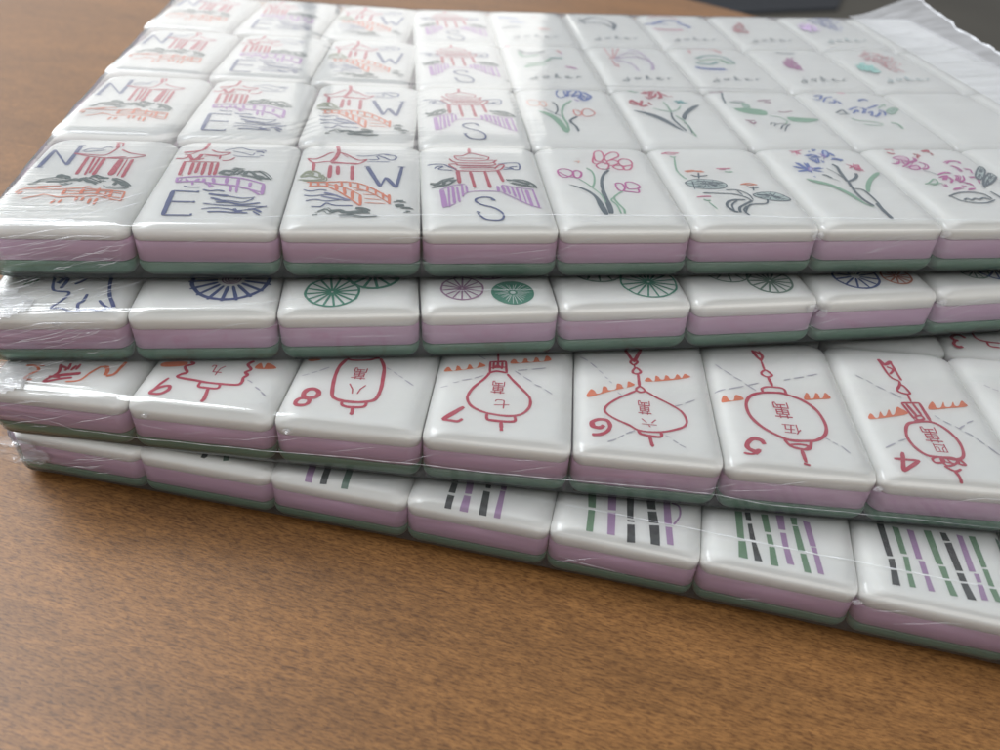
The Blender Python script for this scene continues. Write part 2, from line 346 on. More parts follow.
flower blue .3 - -203,1235 -45,1269 40,1200 -118,1166
flower blue .3 c 98,1601 125,1529 45,1480
flower blue .35 - -51,1458 -19,1430
flower blue .35 c 264,1480 327,1459 302,1304 197,1166 170,1235
flower blue .5 - 348,1374 372,1235
flower blue .4 - 281,1097 389,1084 435,995
flower blue .5 s 452,1063 449,995
flower blue .35 - -4,1098 -64,896
flower blue .3 - 22,996 20,895
flower blue .3 - -189,1132 -107,862
flower blue .35 s -440,284 -418,240
flower violet .22 - 114,1304 199,1235 110,1098
flower pink .22 - 483,794 562,662 654,532
flower pink .25 - 450,663 653,794 600,564
flower pink .22 - 584,827 516,565 659,629
stem slate .5 - 160,828 199,696 150,438 99,33
stem slate .5 - 99,33 251,124 378,247 439,405
stem slate .45 - 113,33 51,-355 43,-700 114,-978
stem slate .3 - 92,-267 224,-328 255,-589 244,-925
stem slate .6 - 220,-870 198,-1169 202,-1458
stem slate .14 - -40,632 53,407 114,64
stem slate .14 - -128,189 -36,34
stem slate .35 - -250,346 -182,314 -128,189
leaf sage .22 f -642,162 -447,80 -252,-85 -108,-353 -32,-585 14,-867 101,-1005 8,-933 -99,-669 -187,-411 -332,-144 -519,-22
leaf sage .2 f 906,447 770,371 537,122 378,-121 276,-358 313,-416 442,-182 646,121 895,370
@hydrangea
flower red .3 - -574,1586 -451,1621 -440,1527
flower red .25 - -618,1443 -566,1371 -492,1371
flower magenta .22 c -634,1127 -448,1230 -339,1159 -402,988
flower magenta .25 - -761,856 -675,855 -593,955
flower magenta .22 - -510,1057 -532,853 -391,953
flower red .45 - 139,1438 278,1473 253,1401
flower red .25 - -113,1333 -28,1297 -134,1157
flower red .25 - 278,1366 278,1259
flower magenta .25 - -427,886 -228,986 -182,1123
flower magenta .3 c -535,687 -338,784 -357,619 -503,587
flower magenta .25 - -207,918 -118,815 -168,649 -318,585
flower magenta .25 - -660,721 -539,786 -362,953
flower magenta .3 - 320,845 460,959 628,944 611,842
flower magenta .22 - 382,777 449,642 437,478
flower magenta .25 - 544,608 639,574 584,411
flower magenta .3 - -134,356 48,450 150,430
flower magenta .35 - -164,229 -16,290 -153,103
flower magenta .3 - 200,319 200,224 80,68
flower magenta .3 - 322,286 237,97 89,37
flower magenta .3 - 425,221 566,219 469,-31
flower magenta .3 - 163,-26 256,-58 255,-150
flower magenta .4 - -204,-294 -29,-255
flower magenta .4 - 57,-340 219,-301
flower magenta .3 - 35,-147 127,-179
flower magenta .25 - -259,-81 -274,-202
flower magenta .25 - 4,227 14,101 -86,-22
stem slate .14 - -340,520 -235,454 -166,324
leaf sage .25 - -642,-75 -526,-15 -357,137 -323,74 -396,-79 -523,-107
leaf sage .22 - -560,-76 -351,-49 -269,-50
leaf slate .3 c 596,314 853,638 981,703 936,538 707,217 545,93 527,156
leaf slate .35 c 476,-154 682,154 969,406 1002,277 786,26 532,-155
leaf slate .3 - 707,217 500,-93 429,-275
leaf slate .2 - 646,29 849,215 945,277
leaf slate .3 - -485,-612 -213,-471 47,-447 237,-538 272,-742
leaf slate .25 - -432,-613 -347,-786 -133,-875 78,-880 308,-771
leaf slate .35 - -277,-759 -190,-704 -144,-762 -30,-707 25,-748 148,-682 228,-769
leaf slate .3 - 432,-424 462,-572 469,-688
@iris
flower blue .3 c -137,1514 -1,1664 96,1476 17,1192 -132,1048 -198,1229
flower blue .3 - 73,1334 250,1626 298,1437 137,1150
flower blue .3 - 348,1631 394,1347 279,1064
flower blue .3 - 443,1444 551,1167 373,885 296,1157
flower blue .25 - 8,1520 10,1145 105,1335
flower blue .3 - 168,1151 345,1251 461,1025
flower violet .2 - 168,968 239,835
flower peach .22 c -913,792 -747,888 -641,758 -702,535 -855,530
flower peach .28 c -647,713 -542,806 -512,586 -592,453
flower coral .28 c 30,259 129,220 159,52 61,-75 8,48
flower coral .25 c 205,223 336,355 441,188 424,19 249,-111 174,-30
stem slate .3 - -362,768 -304,550 -326,247 -420,-7
stem slate .16 - -605,366 -461,116 -290,-127
stem sage .4 - 89,875 -111,600 -243,165 -266,-249 -245,-568 -281,-955
stem sage .3 f -750,191 -527,72 -369,-252 -302,-648 -288,-993 -373,-995 -433,-651 -517,-256 -629,-14
stem sage .3 - -284,-86 -246,-489 -260,-917
stem slate .45 - 39,-117 -153,-367 -90,-681 -80,-950
@azalea
flower red .45 - -830,831 -708,879 -624,702
flower red .45 - -734,970 -666,790 -583,614
flower red .4 - -814,696 -678,611
flower red .4 - -505,931 -625,569 -456,618
flower red .3 s -648,350 -623,324
flower red .4 - -422,1399 -279,1451 -89,1554
flower red .4 - -172,1745 -167,1503 -273,1215
flower red .35 - -297,1121 -142,1219 -60,1411
flower red .5 - 39,1414 152,1229
flower red .5 - 24,1606 9,1177 -81,1082
flower red .4 s 218,1231 264,1185
flower red .3 - -308,1594 -303,1355
flower red .3 - -411,798 -361,620
flower red .3 - -350,1166 -300,983
flower sage .3 - -672,1582 -596,1488 -509,1444
flower teal .3 - 241,907 361,820 477,778
flower teal .25 - 271,727 387,912 399,731
stem sage .3 - -46,853 -23,585 -37,193
stem sage .2 - -386,400 -201,275 -44,167
stem sage .25 - 280,593 169,371 -37,193
stem slate .35 - -49,150 -111,-187 -82,-512 -16,-904
stem slate .2 f -855,258 -628,178 -424,14 -257,-273 -165,-593 -75,-905 -198,-713 -351,-397 -518,-113 -705,117
stem sage .3 - -3,-18 87,-347 97,-825 100,-1207
stem slate .18 - 63,-429 114,-668 57,-1057
leaf slate .2 f 727,650 539,556 289,244 113,-99 141,-264 302,73 563,424
@waterlily
flower plum .35 - -931,1697 -739,1771 -534,1776
flower plum .4 - -771,1671 -702,1575 -624,1607
stem slate .35 - -684,1508 -785,1125 -827,801
stem pale .25 - -827,801 -774,577 -644,491
stem slate .22 - -682,896 -518,945 -342,884
stem slate .2 - -632,851 -428,828
leaf sage .22 - -731,895 -566,807 -401,719
leaf sage .2 f -756,444 -482,494 -191,410 -79,281 -161,63 -432,102 -640,228
leaf sage .2 c -434,809 -336,720 -385,495 -498,538
flower plum .35 - -37,955 137,1024 297,1009
flower plum .45 - 111,912 210,868 242,823
flower plum .3 - 189,268 324,244 527,308
flower plum .35 - -743,-239 -665,-280 -540,-278
flower plum .4 - -686,-338 -631,-443 -555,-361
leaf sage .2 f 267,-58 569,-96 948,-175 653,-346 291,-309
leaf sage .2 - -114,22 76,-61 165,-311 37,-476
stem slate .25 - -290,-521 -212,-398 -134,-438
stem slate .25 - -153,-760 -27,-558 99,-476
stem slate .25 - -108,-878 18,-638 162,-475
stem slate .2 - -229,-601 -150,-479 53,-435
@hibiscus
flower plum .25 - -626,1829 -530,1731
flower pink .5 - -23,1620 146,1574
flower blue .3 - -709,1316 -499,1368 -640,1127
flower blue .3 - -759,1125 -749,1031
flower blue .3 - -656,939 -461,1224 -302,1275
flower blue .25 - -558,893 -406,895 -333,1131
flower blue .3 - -296,990 -314,804
flower blue .35 - 222,1044 388,1141 471,1066
flower blue .3 - -272,396 -108,532 14,579
flower blue .35 - -311,175 -123,397 -137,264
flower blue .3 - 26,533 82,444 -81,177
flower blue .3 - 171,490 373,628 521,721
flower blue .3 - 72,222 215,312 51,47
flower blue .3 - 95,5 237,92 359,268
flower blue .3 - 393,402 459,269 379,50
leaf slate .35 - -692,198 -471,394 -454,288 -463,131
leaf slate .25 - -659,129 -389,148
leaf sage .25 - 439,492 714,769 677,631
leaf sage .3 c 548,314 799,541 887,452 590,138
leaf sage .25 - -488,-127 -387,-254 -151,-294 87,-460
leaf sage .2 - -361,-462 -202,-527 44,-542
stem sage .35 - 290,-376 408,-459 384,-745
@fish
figure slate .2 - -766,1253 -594,951 -108,1139
figure sage .25 - -770,1017 -677,641 -290,817
figure sage .35 - -781,-239 -587,-87 -221,6
figure sage .25 - -703,50 -280,220 -56,529
figure teal .3 - -45,605 265,549
figure red .5 s 210,1240 314,1011
figure violet .35 s 291,1010 318,887
figure pink .4 s -1067,1714 -932,1658
figure magenta .3 - 266,-152 368,-202 483,-309
@shell
figure red .2 s -677,1648 -644,655
figure red .2 s -426,1581 -607,657
figure red .2 s -255,1591 -597,658
figure red .35 s -744,620 -503,663
figure violet .16 - -604,627 -145,804 151,667 274,224 146,-288
figure violet .14 - -589,477 -238,198 -190,-374
figure violet .14 - -47,1441 188,1214 303,523 223,-70
figure red .25 s -683,472 -678,-41
figure red .25 s -607,180 -625,-110
figure violet .12 - -557,630 -121,1117 131,974
@crab
figure red .25 - -591,1533 -442,1622 34,1563 228,1248
figure red .35 s -615,1450 -622,1176
figure teal .3 - -609,738 -244,988 123,926 281,395
figure teal .5 - -724,354 -390,219 -127,454
figure sage .3 - -582,510 -52,685 111,313 255,319
figure blue .6 - -859,-20 -600,-154 -142,-166
@leafy
figure slate .3 - -426,1395 -243,1288 61,1299
figure magenta .2 f -546,522 -191,922 -248,304 -326,-286 -510,-103 -679,68
@brush
figure red .2 f -158,1646 -69,1531 200,1242 437,1006 403,455 113,-372 -141,-304 -196,63 -287,672 -475,903
figure teal .2 f -937,198 -690,354 -504,132 -519,-382 -783,-430 -994,-173
@bird
figure blue .4 - -1058,993 -800,977 -503,846
figure slate .3 - -1062,-153 -751,-35 -554,-73
figure red .35 s -54,1126 68,1057
figure orange .3 - -13,-157 279,-224
figure blue .3 - -794,528 -392,468
@turtle
figure slate .3 s -1003,704 -695,670
figure slate .18 s -880,1110 -817,428
figure slate .18 - -880,812 -483,1244 -109,973 4,491 -117,-86
figure slate .2 - -702,630 -296,565 -77,104
figure slate .3 - 24,589 42,302 -117,-86
@koi
figure blue .4 - -1281,660 -981,583 -549,1007 -79,939
figure blue .55 - -218,830 -83,544 22,262
figure blue .3 - -876,786 -557,572
figure red .25 - -941,1385 -467,1523 -104,1240
figure pink .3 - -1104,96 -767,-14 -287,15
@blossom
figure red .2 f -922,244 -488,954 -462,559 -633,-305 -842,-223 -972,-136
@plume
figure indigo .2 f -161,2253 152,2160 438,1743 551,1224 138,17 -126,102 -271,780 -555,1172
figure violet .2 f -997,648 -703,821 -530,570 -588,-12 -934,-120 -1090,158
@hand
mark navy .3 - -179,-536 -203,-709 -120,-1003 -5,-1064 154,-1104 127,-1326 36,-1530 182,-1541 365,-1607 572,-1560 744,-1591 861,-1541 934,-1513
mark navy .4 - 650,-529 674,-789 777,-1163 891,-1403 945,-1513
mark navy .35 - 290,-554 246,-749 154,-855
mark navy .35 - 438,-1144 441,-1345 396,-1424 437,-1580
mark navy .3 - 671,-1325 760,-1443 857,-1529
mark navy .5 - -132,-579 -59,-665 -100,-793
mark navy .4 - -11,-556 6,-793 -13,-982
mark navy .35 - -142,-794 -64,-836
mark navy .3 s 653,-538 908,-518
mark green .3 s -593,-881 -578,-754
mark green .3 s -528,-859 -512,-732
mark green .3 s -463,-838 -436,-710
@dragonnine
mark orange .3 - -684,-1119 -563,-1097 -445,-1184 -508,-1303 -531,-1413 -409,-1433
mark orange .3 - -506,-1079 -417,-1077
mark red .35 - -196,-992 -126,-1197 -204,-1371 -207,-1441 -24,-1338 138,-1273
mark red .5 - -140,-1289 2,-1227 206,-1154
mark red .35 - -158,-1040 -59,-1077 -63,-1150
mark red .35 - -62,-949 -21,-1106
mark red .35 - 90,-940 91,-1086
mark red .35 - 47,-984 29,-1115
mark red .35 - -220,-1303 -42,-1306
mark orange .25 - 91,-1387 273,-1319 339,-1112 424,-933
mark orange .45 - 496,-920 566,-1035 576,-1140
mark orange .4 - 433,-950 496,-920
mark orange .35 - 604,-1153 701,-1082 720,-897 734,-765
@nine
number red .35 - -684,-1024 -751,-1194 -790,-1373
number red .45 c -800,-1375 -720,-1265 -602,-1210 -573,-1301 -654,-1411 -788,-1424
lantern red .35 - -529,-576 -461,-620 -562,-712 -473,-843 -545,-910 -558,-984 -281,-1014 -52,-1037 358,-1019 426,-936 411,-832 449,-753 393,-691 453,-607 367,-492 432,-386
lantern red .32 - -181,-1042 -172,-1146 -67,-1162 122,-1147 125,-1042
lantern red .4 - -10,-1170 25,-1419 0,-1489
roof orange .2 f -931,-666 -592,-587 -593,-692 -896,-771
roof orange .2 f 508,-571 544,-415 631,-538 651,-396 826,-515
dashes lavender .25 s 491,-872 587,-926
dashes lavender .25 s 664,-1018 764,-1088
dashes lavender .25 s 785,-1118 893,-1213
@eight
number red .6 c -793,-1063 -759,-954 -660,-921 -575,-993 -589,-1098 -682,-1147 -749,-1141
number red .5 c -854,-1293 -821,-1187 -703,-1151 -659,-1228 -699,-1311 -799,-1334
lantern red .4 - -366,-90 -431,-284 -440,-509 -411,-791 -360,-1026 -287,-1100 -150,-1134 62,-1127 242,-1070 309,-985 329,-774 310,-528 264,-204 160,15
lantern red .3 - -367,-83 -249,-101 -8,-52 92,11 160,15
lantern red .35 - -178,-1149 -158,-1229 -34,-1259 168,-1216 186,-1106
lantern red .4 - 11,-1268 27,-1380 8,-1432
dashes lavender .2 s -944,-623 -848,-570
dashes lavender .2 s -813,-535 -737,-485
dashes lavender .2 s -710,-462 -584,-348
dashes lavender .2 s 311,-215 388,-258
dashes lavender .2 s 442,-304 508,-356
dashes lavender .2 s 536,-381 613,-434
dashes lavender .2 s 655,-478 809,-595
roof orange .2 f -977,-195 -758,-165 -896,-243
@seven
number red .6 s -556,-988 -838,-1327
number red .4 - -838,-1327 -712,-1330 -607,-1333 -543,-1265
lantern red .32 - -249,-74 -312,-232 -453,-472 -519,-658 -525,-798 -442,-954 -260,-1059 -45,-1098 166,-1092 330,-1017 427,-853 438,-681 388,-550 244,-361 121,-199 33,-66
lantern red .3 - -249,-74 -141,-19 19,-38
lantern red .3 s -266,228 -249,-74
lantern red .3 s -210,237 -203,47
lantern red .3 s -143,268 -138,76
lantern red .3 s -73,260 -62,70
lantern red .3 s -17,269 20,-49
lantern red .3 s -264,209 -17,269
lantern red .25 s -239,60 -4,110
lantern red .25 - -213,26 -143,140 -56,52
lantern red .25 s -162,482 -142,249
lantern red .35 - -193,-1098 -182,-1210 -96,-1236 217,-1213 218,-1084
lantern red .4 s 31,-1242 50,-1423
lantern red .4 s 26,-1433 77,-1425
roof orange .2 f -961,-152 -944,-36 -897,-47 -854,-116 -800,-96 -792,19 -744,4 -702,-65 -627,-30 -606,88 -563,64 -528,1 -464,35 -443,160 -396,149 -343,81 -657,-65
roof orange .2 f 72,225 93,346 139,342 179,270 247,281 275,395 321,395 348,321 428,334 457,457 504,441 530,367 599,378 628,525 675,520 707,407 384,304
dashes lavender .2 s -970,-561 -866,-520
dashes lavender .2 s -790,-425 -706,-386
dashes lavender .2 s -667,-344 -519,-284
dashes lavender .2 s -477,-258 -340,-170
dashes lavender .2 s -525,382 -351,273
dashes lavender .2 s 150,28 258,-59
dashes lavender .2 s 294,-98 434,-204
dashes lavender .2 s 482,-269 596,-323
dashes lavender .2 s 642,-369 767,-473
dashes lavender .2 s 193,54 350,99
dashes lavender .2 s 417,117 641,192
@six
number red .5 - -655,-1090 -709,-1162 -824,-1147 -833,-1052 -737,-973 -610,-971 -560,-1077 -596,-1209 -702,-1303 -837,-1332
number red .4 - -822,-1050 -782,-1147 -667,-1130
lantern red .4 s -249,930 -124,608
lantern red .4 s 26,974 -114,590
lantern red .3 c -172,581 -109,670 -55,599 -118,511
lantern red .3 c -152,313 -87,438 -13,335 -86,267
lantern red .3 s -111,512 -108,397
lantern red .35 s -63,270 -60,-63
lantern red .28 c -120,-145 -49,-61 23,-159 -57,-207
lantern red .28 - 23,-159 200,-310 366,-424 546,-585 612,-776 587,-910 483,-1006 200,-1126 -114,-1139 -275,-1035 -481,-919 -616,-790 -612,-655 -443,-441 -122,-181
lantern red .35 - -134,-1127 -98,-1216 170,-1240 199,-1142
lantern red .4 - 24,-1261 43,-1427 70,-1469
roof orange .2 f -891,-456 -845,-255 -779,-280 -747,-346 -669,-299 -643,-152 -583,-154 -557,-229 -444,-183 -417,-45 -350,-53 -320,-128 -263,-112 -240,37 -189,27 -149,-51 -501,-238
roof orange .2 f 51,89 80,191 125,186 165,118 200,134 222,265 270,246 295,186 352,195 384,301 429,289 457,226 527,248 572,357 611,336 632,275 656,287 701,388 745,376 772,304 395,164
dashes lavender .2 s -1010,627 -883,509
dashes lavender .2 s -837,457 -735,330
dashes lavender .2 s -702,266 -635,193
dashes lavender .2 s -603,111 -559,62
dashes lavender .2 s -538,10 -495,-38
dashes lavender .2 s -414,-261 -351,-340
dashes lavender .2 s -603,-1458 -477,-1379
dashes lavender .2 s -445,-1344 -359,-1269
dashes lavender .2 s -327,-1233 -198,-1152
dashes lavender .2 s 256,-1196 336,-1232
dashes lavender .2 s 362,-1290 429,-1342
dashes lavender .2 s 446,-1370 533,-1425
dashes lavender .2 s 470,-477 583,-426
dashes lavender .2 s 631,-385 796,-280
@five
number red .6 - -488,-1176 -521,-1088 -628,-1065 -734,-1172 -753,-1284 -666,-1345 -575,-1315
number red .35 - -834,-1403 -715,-1416 -620,-1357
number red .5 s -572,-1296 -655,-1415
lantern red .4 - -237,1269 -186,1081 -131,993
lantern red .35 - -197,1251 -93,1119 -150,966
lantern red .3 - -124,1262 -74,1074
lantern red .3 s -136,968 -129,711
lantern red .3 c -203,607 -114,713 -29,588 -122,528
lantern red .4 s -108,530 -82,288
lantern red .3 - -270,109 -267,196 -148,257 79,246 101,98
lantern red .38 c 101,98 350,-37 507,-264 558,-577 498,-817 336,-971 177,-1012 -75,-1027 -256,-939 -450,-775 -585,-538 -600,-256 -495,-31 -288,84 -41,120
lantern red .35 - -160,-1020 -121,-1126 -36,-1188 158,-1198 241,-1003
lantern red .28 c -99,-1141 32,-1105 163,-1124 109,-1197 -37,-1195
lantern red .45 s 48,-1231 52,-1497
lantern red .45 s 11,-1520 102,-1543
roof orange .2 f -978,-247 -942,-95 -888,-87 -851,-187 -784,-178 -736,-44 -670,-47 -618,-133 -815,-211
roof orange .2 f 372,0 432,180 473,151 475,44 533,65 593,203 634,174 638,80 687,96 745,225 786,205 805,92 580,38
dashes lavender .2 s -941,753 -848,627
dashes lavender .2 s -823,608 -704,488
dashes lavender .2 s -684,446 -563,351
dashes lavender .2 s -533,289 -374,124
dashes lavender .2 s -1071,23 -875,86
dashes lavender .2 s -819,103 -560,210
dashes lavender .2 s -472,254 -295,337
dashes lavender .2 s 141,477 260,526
dashes lavender .2 s 320,548 501,620
dashes lavender .2 s 563,652 748,734
dashes lavender .2 s 477,-903 539,-955
dashes lavender .2 s 567,-988 630,-1032
dashes lavender .2 s 672,-1063 768,-1207
@four
number red .5 s -629,-1069 -756,-1493
number red .4 s -808,-1230 -433,-1229
number red .5 s -433,-1229 -756,-1493
lantern red .5 - -250,1328 -186,1182 -40,1295
lantern red .3 - -250,1328 -202,849 -85,719 -173,506
lantern red .3 - -59,1293 -49,989 -38,755
lantern red .3 - -168,1123 -85,1044 -182,911
lantern red .3 c -201,474 -78,633 -12,416 -121,401
lantern red .3 s -65,381 -73,187
lantern red .3 s -243,137 61,178
lantern red .3 s -243,137 -172,-250
lantern red .4 s -174,119 -109,-164
lantern red .3 s -65,161 -21,-152
lantern red .4 s 50,176 70,-270
lantern red .28 c -136,-194 -39,-155 -15,-229 -112,-268
lantern red .28 s -182,-277 78,-294
lantern red .35 c -200,-331 78,-294 252,-449 339,-732 289,-1023 151,-1133 -61,-1113 -275,-1094 -405,-923 -437,-687 -349,-427
lantern red .28 c -219,-1156 -91,-1108 -64,-1205 -204,-1245
lantern red .28 c -61,-1113 128,-1113 123,-1204 -35,-1292 -97,-1209
lantern red .3 c 184,-1128 236,-1236 147,-1224
lantern red .3 - -100,-1300 18,-1397 134,-1338
lantern red .25 s 3,-1151 63,-1280
lantern red .25 s -64,-1205 111,-1238
lantern red .35 - 18,-1397 38,-1505 36,-1626
roof orange .2 f -902,-347 -854,-211 -817,-232 -797,-307 -743,-284 -669,-134 -651,-236 -601,-214 -511,-60 -503,-190 -449,-157 -359,14 -308,-6 -231,-128 -576,-262
roof orange .2 f 154,29 269,233 302,183 301,86 379,113 468,260 457,139 546,151 631,282 627,184 692,193 787,331 819,280 817,188 493,101
dashes lavender .2 s -788,796 -689,710
dashes lavender .2 s -644,682 -565,595
dashes lavender .2 s -528,542 -401,447
dashes lavender .2 s -347,398 -196,280
dashes lavender .2 s -862,-1005 -680,-887
dashes lavender .2 s -614,-831 -479,-765
dashes lavender .2 s 190,-124 248,-195
dashes lavender .2 s 280,-242 383,-320
dashes lavender .2 s 421,-351 494,-417
dashes lavender .2 s 526,-463 622,-550
dashes lavender .2 s 648,-605 726,-731
dashes lavender .2 s 756,-775 857,-951
dashes lavender .2 s 470,-395 588,-304
dashes lavender .2 s 645,-245 776,-166
@three
number red .5 - -649,-1192 -714,-1105 -817,-1114 -904,-1196 -876,-1287 -800,-1277
number red .5 - -883,-1304 -941,-1406 -905,-1494 -810,-1481
lantern red .3 - -454,-1004 -447,-1163 -367,-1231 -235,-1260 -58,-1267
lantern red .3 - -293,-1268 -292,-1393 -124,-1416
@threelow
dashes lavender .2 s -825,821 -746,756
dashes lavender .2 s -721,731 -635,685
dashes lavender .2 s -518,475 -423,377
number red .5 s -1014,-768 -970,-951
@bamtwo
bar black .2 f -38,-1519 36,-1484 58,-1550 22,-1591 -40,-1584
bar darkgreen .2 f 292,-1484 387,-1467 406,-1552 327,-1579
@bamthree
bar purple .2 f -534,-1350 -420,-1352 -383,-1671 -492,-1674
bar black .2 f -336,-1186 -237,-1176 -209,-1298 -302,-1306
bar black .2 f -285,-1349 -184,-1345 -149,-1641 -252,-1652
bar darkgreen .2 f 46,-1295 153,-1299 187,-1652 82,-1667
@bamfour
bar black .2 f -512,-1063 -421,-1055 -413,-1130 -499,-1138
bar black .2 f -502,-1170 -411,-1161 -403,-1366 -504,-1369
bar black .2 f -501,-1422 -397,-1424 -389,-1669 -490,-1666
bar purple .2 f -289,-1051 -182,-1054 -158,-1322 -259,-1334
bar purple .2 f -259,-1370 -156,-1373 -134,-1668 -262,-1664
bar black .2 f -8,-1007 88,-1013 93,-1135 18,-1139
bar black .2 f 0,-1205 103,-1208 148,-1671 32,-1673
bar purple .2 f 230,-1006 326,-996 329,-1118 252,-1114
bar purple .2 f 247,-1140 326,-1137 356,-1662 258,-1665
@bamfive
bar green .2 f -640,-834 -518,-825 -490,-1111 -598,-1120
bar green .2 f -591,-1172 -492,-1158 -473,-1584 -573,-1589
bar purple .2 f -329,-818 -209,-796 -187,-1086 -306,-1101
bar purple .2 f -301,-1150 -188,-1129 -155,-1571 -264,-1575
bar black .2 f -54,-761 54,-738 79,-1179 -11,-1180
bar black .2 f -7,-1225 101,-1215 99,-1248 0,-1255
bar black .2 f 1,-1313 108,-1297 144,-1621 29,-1633
bar black .2 f 241,-732 369,-715 398,-911 274,-927
bar black .2 f 278,-976 407,-948 452,-1176 312,-1191
bar black .2 f 320,-1244 464,-1215 499,-1594 366,-1592
bar purple .2 f 497,-697 599,-704 648,-1155 538,-1162
bar purple .2 f 553,-1213 650,-1203 689,-1543 597,-1546
bar purple .25 - 623,-714 733,-752 753,-948 667,-1150
@bamsix
bar green .2 f -633,-625 -526,-612 -500,-1157 -598,-1152
bar green .2 f -585,-1218 -484,-1199 -454,-1526 -584,-1522
bar black .2 f -484,-607 -403,-595 -388,-757 -470,-763
bar black .2 f -448,-839 -384,-821 -339,-1137 -419,-1141
bar black .2 f -398,-1191 -334,-1189 -254,-1521 -361,-1530
bar green .2 f -247,-585 -147,-567 -110,-923 -202,-932
bar green .2 f -185,-975 -105,-969 -79,-1165 -165,-1164
bar green .2 f -153,-1216 -69,-1199 -30,-1548 -140,-1549
bar purple .2 f -28,-541 90,-524 103,-816 5,-827
bar purple .2 f 21,-887 106,-879 130,-1145 46,-1156
bar purple .2 f 55,-1196 141,-1182 190,-1468 89,-1466
bar green .2 f 184,-532 283,-514 280,-670 203,-675
bar green .2 f 208,-706 290,-689 359,-1167 258,-1171
bar green .2 f 282,-1219 367,-1211 418,-1551 321,-1549
bar purple .2 f 365,-547 467,-562 527,-1029 436,-1039
bar purple .2 f 470,-1183 552,-1191 594,-1532 507,-1527
bar purple .2 f 446,-1058 528,-1045 538,-1164 472,-1152
@bameight
bar black .2 f -743,-297 -640,-283 -595,-909 -680,-924
bar black .2 f -672,-973 -580,-947 -579,-1137 -670,-1146
bar black .2 f -667,-1181 -577,-1164 -573,-1443 -685,-1448
bar green .2 f -523,-296 -427,-299 -386,-813 -474,-817
bar green .2 f -450,-868 -376,-856 -377,-1141 -452,-1140
bar green .2 f -449,-1188 -376,-1173 -363,-1419 -447,-1424
bar purple .2 f -309,-296 -213,-299 -180,-848 -270,-860
bar purple .2 f -243,-894 -158,-879 -145,-1117 -227,-1126
bar purple .2 f -213,-1163 -145,-1152 -114,-1421 -200,-1426
bar green .2 f -65,-242 45,-226 102,-873 5,-881
bar green .2 f 23,-918 123,-904 135,-1120 47,-1131
bar green .2 f 60,-1168 142,-1159 187,-1423 85,-1425
bar black .2 f 173,-219 260,-210 293,-366 190,-381
bar black .2 f 198,-423 305,-393 356,-922 252,-937
bar black .2 f 254,-978 353,-964 371,-1108 268,-1123
bar black .2 f 272,-1162 369,-1143 427,-1421 309,-1428
bar purple .2 f 411,-197 494,-204 535,-885 441,-898
bar purple .2 f 496,-923 568,-917 575,-1064 508,-1078
bar purple .2 f 501,-1112 576,-1104 591,-1380 499,-1388
bar green .2 f 584,-178 681,-166 716,-751 637,-768
bar green .2 f 644,-799 716,-793 735,-1100 657,-1095
bar green .2 f 654,-1149 746,-1137 776,-1375 683,-1363
bar darkgreen .2 f 981,-96 1063,-102 1096,-475 998,-502
'''
# ---------------------------------------------------------------- layout
PW, PD, TH = 2.2, 3.4264, 0.9559            # tile pitch across, pitch deep, thickness (cm)
GAP = 0.006
HW, HD = PW/2-GAP, PD/2-GAP
ZW, ZL = TH*0.70, TH*0.325          # lower border of the white slab / of the lilac slab
RX, RZ = 0.21, 0.145                # top rounding, across and down
PACKS = [(0.0, 0.0, 0.0, 0.00263, 0.00221, 0.01489), (-0.01246, -1.07654, 0.03089, 0.01668, -0.00082, 0.01097), (0.00813, -1.51137, -0.17705, 0.00869, -0.00092, -0.01), (-0.05596, -0.9276, -0.31392, -0.00873, 1e-05, 0.00029)]
def node(L, c, r):
    x, y = c*PW, r*PD
    x0, y0, an, yb, zb, ry = PACKS[L]
    X = x0+x*math.cos(an)-y*math.sin(an); Y = y0+x*math.sin(an)+y*math.cos(an)+(.085*r*max(0, 3-c) if L == 0 else 0)
    if L == 0: X -= .09*max(0, 2-c)*min(max(r, 0), 1.5)/1.5
    k = c-4.5
    return Vector((X, Y+yb*k*k, (3-L)*0.9840+zb*k*k+ry*k+0.015))
def tile_matrix(L, c, r):
    o = node(L, c+.5, r+.5)
    ex = (node(L, c+1, r+.5)-node(L, c, r+.5)).normalized()
    ey = node(L, c+.5, r+1)-node(L, c+.5, r); ey = (ey-ex*ex.dot(ey)).normalized()
    ez = ex.cross(ey)
    return Matrix(((ex.x,ey.x,ez.x,o.x),(ex.y,ey.y,ez.y,o.y),(ex.z,ey.z,ez.z,o.z),(0,0,0,1)))
def drop(i):                        # fall of the top surface at inset i from the edge
    if i >= RX: return 0.0
    q = 1-max(i, 0.0)/RX
    return RZ*(1-(1-q**2.1)**(1/2.1))
def surf(x, y):
    return TH-drop(min(HW-abs(x), HD-abs(y)))

